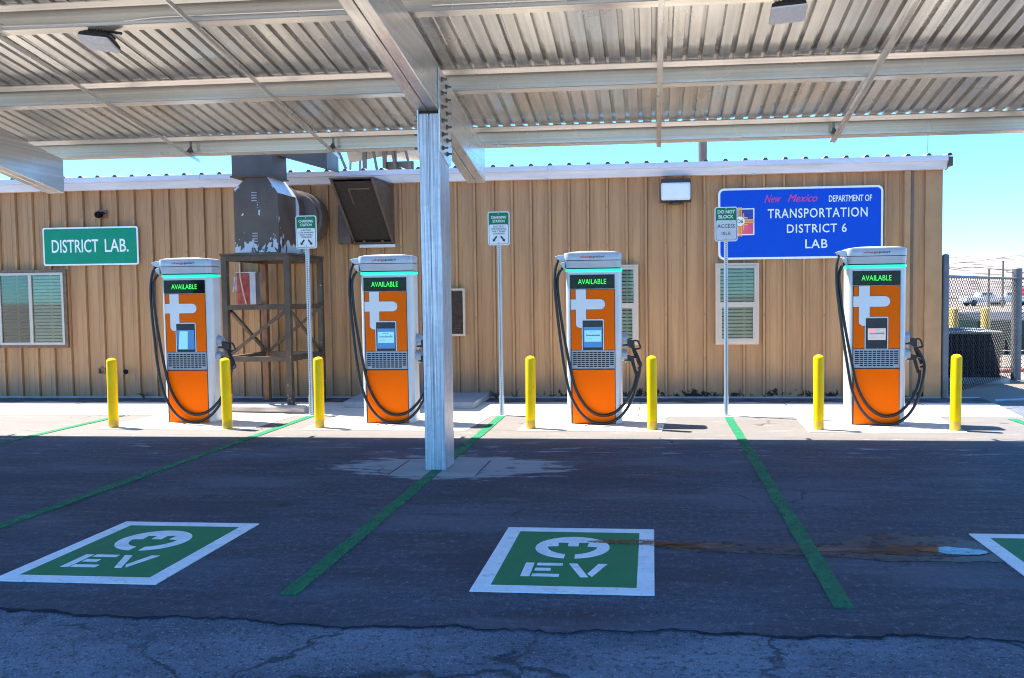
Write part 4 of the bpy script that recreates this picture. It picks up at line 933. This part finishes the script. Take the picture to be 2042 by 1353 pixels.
# ================================================================ POLE SIGNS
def pole_sign(loc, label, kind, lean=0):
    t = thing("sign_post", label, "sign", loc, "small signs on perforated poles"); t.rotation_euler = (0, R(lean), 0)
    MB().box(-.024, .024, -.0, .045, 0, 2.72).build("pole", 'perf', t)
    MB().box(-.03, .03, -.006, .051, 0, .28).build("pole_sleeve", 'perf', t)
    z0, z1 = 2.352, 2.812
    sp = MB().prism(rrect(-.152, .152, z0, z1, .034), 'y', -.006, -.001).build("sign_panel", 'sign_white', t)
    MB().prism(rrect(-.138, .138, z0 + .014, z1 - .014, .026), 'y', -.0072, -.0055).build("border_line", 'ink' if kind == 2 else 'sign_green', sp)
    zc_ = 2.635
    MB().prism(rrect(-.131, .131, z0 + .021, zc_, .018), 'y', -.0084, -.0068).build("white_field", 'sign_white' if kind == 1 else 'sign_grey', sp)
    MB().prism(rrect(-.136, .136, zc_ + .001, z1 - .016, .012), 'y', -.0084, -.0068).build("green_field", 'sign_green', sp)
    y = -.0084
    if kind == 1:
        text(sp, "lettering", "CHARGING", -.105, .105, 2.715, 2.752, y, 'sign_white', fat=.025); text(sp, "lettering", "STATION", -.083, .083, 2.662, 2.700, y, 'sign_white', fat=.025)
        for s_, w, za in (("ELECTRIC", .075, 2.596), ("CAR PARKING", .108, 2.564), ("ONLY WHILE", .093, 2.532), ("CHARGING", .078, 2.500)): text(sp, "lettering", s_, -w, w, za, za + .022, y, 'ink', fat=.006)
        b = MB()
        for s_ in (-1, 1):
            d = Vector((s_ * .6, 0, -.8)); n = Vector((.8, 0, s_ * .6)); p = Vector((s_ * .028, 0, 2.475)); q = p + d * .062
            b.prism([((p + n * .011).x, (p + n * .011).z), ((q + n * .011).x, (q + n * .011).z), ((q - n * .011).x, (q - n * .011).z), ((p - n * .011).x, (p - n * .011).z)], 'y', y - .0016, y)
            e = q + d * .032; b.prism([((q + n * .026).x, (q + n * .026).z), (e.x, e.z), ((q - n * .026).x, (q - n * .026).z)], 'y', y - .0016, y)
        b.build("arrows", 'ink', sp)
    else:
        text(sp, "lettering", "DO NOT", -.112, .118, 2.722, 2.770, y, 'sign_white', fat=.03); text(sp, "lettering", "BLOCK", -.10, .10, 2.657, 2.704, y, 'sign_white', fat=.03)
        text(sp, "lettering", "ACCESS", -.115, .115, 2.532, 2.580, y, 'ink', fat=.008, space=1.1); text(sp, "lettering", "ISLE", -.058, .058, 2.435, 2.480, y, 'ink', fat=.008, space=1.1)
    b = MB(); b.lathe([(.010, -.006), (.010, 0)], (0, -.0085, 2.385), 10, 'y'); b.lathe([(.009, -.006), (.009, 0)], (0, -.0085, 2.778 if kind == 1 else 2.788), 10, 'y'); b.build("sign_bolts", 'galv_dull', sp)
    return t
s1 = pole_sign((-4.818, 11.60, .003), "charging station sign on the pole in front of the steel stand", 1)
s2 = dup(s1, (-2.086, 11.61, .003), "charging station sign on the pole just right of the carport post")
pole_sign((.993, 11.63, .003), "do not block access sign on the pole overlapping the blue wall sign", 2)

# grey pole lying by the stand
b = MB(); b.tube([(-6.35, 11.90, .065), (-5.6, 11.83, .066), (-4.96, 11.76, .064)], [.062, .058, .060], 12); tag(b.build("fallen_pole", 'wood_grey', None, (-5.6, 11.83, 0), smooth=True), "weathered grey pole lying on the concrete in front of the steel stand", "pole")

# ================================================================ RIGHT YARD
A = Vector((4.485, 13.62)); B = Vector((6.95, 17.1)); Cc = Vector((14.5, 18.2))
fn = thing("chain_link_fence", "grey chain link fence from the building corner around the condenser", "fence", (A.x, A.y, 0))
def fpost(p, r, h): MB().lathe([(r, 0), (r, h - .03), (r * .8, h - .01), (0, h)], (p.x, p.y, -.06), 14).build("fence_post", 'fence_post', fn, True, smooth=True)
fpost(A, .052, 2.29); fpost(B, .090, 2.16); fpost(Cc, .05, 2.1); fpost(B + (Cc - B) * .5, .03, 2.0)
def rail(p, q, z, r=.021): MB().tube([(p.x, p.y, z), (q.x, q.y, z)], r, 8).build("rail", 'fence_post', fn, True)
rail(A, B, 1.885); rail(B, Cc, 1.885)
d = (B - A).normalized()
for s_, r_ in ((.13, .017), ((B - A).length - .16, .012)): p = A + d * s_; MB().tube([(p.x, p.y, .05), (p.x, p.y, 1.88)], r_, 8).build("gate_stile", 'fence_post', fn, True)
def chain(p, q, z0, z1, pitch):
    b = MB(); L = (q - p).length; H_ = z1 - z0; dd = (q - p).normalized()
    for sgn in (1, -1):
        s = -H_ * 1.35 if sgn > 0 else 0
        while s < (L if sgn > 0 else L + H_ * 1.35):
            pts = []
            for v in (0, H_): pts.append((s + sgn * v * 1.35, v))
            (u0, v0), (u1, v1) = pts
            def clip(u, v, ua, va):
                if u < 0: return 0, v + (0 - u) * (va - v) / (ua - u)
                if u > L: return L, v + (L - u) * (va - v) / (ua - u)
                return u, v
            a = clip(u0, v0, u1, v1); c = clip(u1, v1, u0, v0)
            if (c[1] - a[1]) > .01:
                off = .003 * sgn; P1 = p + dd * a[0]; P2 = p + dd * c[0]
                b.tube([(P1.x - dd.y * off, P1.y + dd.x * off, z0 + a[1]), (P2.x - dd.y * off, P2.y + dd.x * off, z0 + c[1])], .0056, 3, False)
            s += pitch
    b.build("wire_mesh", 'wire', fn, True)
chain(A + d * .1, B, .04, 1.87, .125); chain(B, Cc, .04, 1.87, .10)
b = MB(); b.tube(catmull([(A.x, A.y, 2.02), (A.x + .25, A.y + .35, 2.0), (5.3, 14.77, 2.05), (B.x - .4, B.y - .56, 2.03), (B.x, B.y, 2.0), (9.5, 17.5, 2.02), (Cc.x, Cc.y, 2.0)], 5), .006, 5); b.build("top_wire", 'wire', fn, True)

ac = thing("condenser_unit", "black air conditioning condenser behind the chain link fence", "condenser", (5.95, 17.0, 0))
ax0, ax1, ay0, ay1 = 5.455, 6.46, 16.52, 17.5
MB().box(ax0 - .1, ax1 + .1, ay0 - .12, ay1 + .1, -.06, .05).build("concrete_base", 'concrete_grey', ac, True)
MB().box(ax0 + .02, ax1 - .02, ay0 + .02, ay1 - .02, .05, .86).build("coil", 'ac_black', ac, True)
b = MB()
for i in range(11): x = ax0 + i * (ax1 - ax0 - .012) / 10; b.box(x, x + .012, ay0, ay0 + .012, .06, .86)
for i in range(9): z = .08 + i * .095; b.box(ax0, ax1, ay0 + .0125, ay0 + .02, z, z + .008)
b.build("wire_guard", 'plastic_black', ac, True)
MB().box(ax0 - .01, ax1 + .01, ay0 - .01, ay1 + .01, .862, .905).build("top_cover", 'ac_top', ac, True, bevel=.01)
b = MB()
for r_ in (.12, .2, .28, .36): b.tube([(5.95 + r_ * math.cos(a), 17.0 + r_ * math.sin(a), .935) for a in [k * math.pi / 12 for k in range(25)]], .008, 5)
for k in range(6): a = k * math.pi / 3; b.tube([(5.95, 17, .94), (5.95 + .38 * math.cos(a), 17 + .38 * math.sin(a), .915)], .008, 5)
b.build("fan_guard", 'pipe_blue', ac, True)

for x, lab_ in ((6.773, "faded cream bollard behind the left part of the condenser, beyond the fence"), (7.463, "faded cream bollard behind the right part of the condenser, beyond the fence")):
    prof = [(.10, -.06), (.10, 1.24), (.085, 1.27), (.05, 1.29), (0, 1.295)]
    tag(MB().lathe(prof, (0, 0, 0), 18).build("bollard", 'bollard_far', smooth=True), lab_, "bollard", "cream bollards in the yard").location = (x, 20, 0)
dm = thing("dumpster", "dark green dumpster in the yard behind the fence", "dumpster", (10.2, 24.6, 0))
b = MB(); b.hexa([(8.85, 24.1, .05), (13.0, 24.1, .05), (13.0, 25.5, .05), (8.85, 25.5, .05)], [(8.75, 24.0, .84), (13.1, 24.0, .84), (13.1, 25.6, .84), (8.75, 25.6, .84)])
for i in range(8): x = 9.0 + i * .55; b.box(x, x + .06, 23.95, 24.08, .08, .80)
b.build("body", 'dumpster', dm, True); MB().hexa([(8.75, 23.98, .842), (13.1, 23.98, .842), (13.1, 25.6, .842), (8.75, 25.6, .842)], [(8.75, 24.0, .88), (13.1, 24.0, .88), (13.1, 25.5, 1.05), (8.75, 25.5, 1.05)]).build("lid", 'dumpster_lid', dm, True)
MB().box(8.62, 8.74, 24.3, 25.2, .5, .62).build("lift_sleeve", 'dumpster', dm, True)
tag(MB().tube([(5.2, 13.52, -.02), (6.3, 13.84, -.02)], .022, 8).build("loose_pipe", 'pipe_blue', None, (5.7, 13.6, -.04), smooth=True), "blue grey pipe lying on the dirt in the building's shadow", "pipe")
tag(MB().tube([(6.9, 17.9, .03), (7.6, 18.0, .06), (8.6, 17.95, .05)], .04, 8).build("loose_pipe", 'red_pipe', None, (7.6, 18, -.03), smooth=True), "rusty red pipe lying on the sunlit ground behind the fence", "pipe")

def pickup(loc, rz, mat, label):
    t = thing("parked_car", label, "pickup truck", loc, "vehicles parked far beyond the fence", rz)
    b = MB(); b.box(-2.6, 2.6, -.9, .9, .45, 1.0); b.hexa([(-.9, -.85, 1.0), (1.1, -.85, 1.0), (1.1, .85, 1.0), (-.9, .85, 1.0)], [(-.7, -.72, 1.62), (.55, -.72, 1.62), (.55, .72, 1.62), (-.7, .72, 1.62)]); b.build("body", mat, t, bevel=.04)
    b = MB(); b.box(-.62, .5, -.80, -.785, 1.08, 1.5); b.box(-.62, .5, .785, .80, 1.08, 1.5); b.build("windows", 'car_dark', t)
    for x in (-1.7, 1.7):
        for y in (-.92, .68): MB().lathe([(.36, 0), (.36, .24)], (x, y, .36), 16, 'y').build("wheel", 'tyre', t)
    b = MB(); b.box(-2.62, 2.62, -.92, .92, .42, .56); b.build("bumper", 'galv_dull', t)
pickup((39.0, 105, -.06), R(8), 'car_white', "white pickup far beyond the fence, the left one of the pair")
pickup((42.4, 106, -.06), R(-4), 'car_white', "white pickup far beyond the fence, next to the red truck")
pickup((45.2, 109, .35), R(70), 'car_red', "red truck parked far beyond the fence")
pickup((48.6, 106, -.06), R(5), 'car_white', "white pickup beyond the fence at the very right edge")

# hills
b = MB(); nx, ny = 140, 26; grid = []
for j in range(ny):
    row = []; y = 150 + j * 42
    for i in range(nx):
        x = -900 + i * 16.5 + j * 6; tt = min(1, max(0, (y - 170) / 620)); tt = tt * tt * (3 - 2 * tt)
        z = tt * (28 + 3.2 * math.sin(x * .011) + 2 * math.sin(x * .027 + y * .01) + 1.2 * math.sin(x * .07 + y * .03)) - .3
        row.append(b.bm.verts.new((x, y, z)))
    grid.append(row)
for j in range(ny - 1):
    for i in range(nx - 1): b.bm.faces.new((grid[j][i], grid[j][i + 1], grid[j + 1][i + 1], grid[j + 1][i]))
tag(b.build("hills", 'hill', smooth=True), kind='structure')
M['far_blue'] = pbr("far_ridge_blue", (.20, .27, .36), .9, world=True, sc=.002)
b = MB(); b.prism([(-2500, 0), (4200, 0)] + [(4200 - k * 130, 85 + 22 * math.sin(k * .5) + 12 * math.sin(k * 1.3)) for k in range(52)], 'y', 3300, 3500); tag(b.build("far_hills", 'far_blue'), kind='structure')

def upole(x, y, h, lab_):
    t = thing("utility_pole", lab_, "utility pole", (x, y, 0), "utility poles in the distance"); MB().lathe([(.13, -.1), (.09, h)], (0, 0, 0), 8).build("pole", 'pole_wood', t); MB().box(-.10, .10, -.10, .10, h, h + .12).build("pole_cap", 'pole_wood', t)
upole(33.1, 88, 3.7, "short utility pole far beyond the fence, nearer the building corner"); upole(35.6, 91, 4.6, "taller utility pole far beyond the fence above the white pickups")
b = MB(); b.tube(catmull([(20, 60, 3.5), (26, 58, 4.25), (40, 56, 6.5), (60, 54, 9.5)], 5), .018, 4); tag(b.build("power_line", 'pole_wood', None, (26, 58, 4.2)), "thin power line crossing the sky at the right edge", "power line")
# small dry weeds at the foot of the wall
def weed(loc, n, h, lab_):
    b = MB(); r5 = random.Random(int(loc[0] * 50))
    for i in range(n):
        a = r5.uniform(0, 6.28); l = r5.uniform(.4, 1) * h; d_ = Vector((math.cos(a), math.sin(a), 0)); s_ = d_.orthogonal().normalized() * .008
        p1 = d_ * l * .5 + Vector((0, 0, l * .7)); p2 = d_ * l * .9 + Vector((0, 0, l * .75))
        b.face([tuple(-s_), tuple(s_), tuple(p1 + s_), tuple(p1 - s_)]); b.face([tuple(p1 - s_), tuple(p1 + s_), tuple(p2)])
    o = b.build("dry_weed", 'weed'); o.location = loc; tag(o, lab_, "weed", "dry weeds by the wall")
weed((-4.55, 13.45, .10), 26, .16, "dry weed at the wall below the hood"); weed((-8.5, 13.48, .01), 22, .14, "dry weed at the wall near the tap"); weed((-2.5, 13.45, .01), 26, .2, "dry weed at the end of the concrete step by the wall")
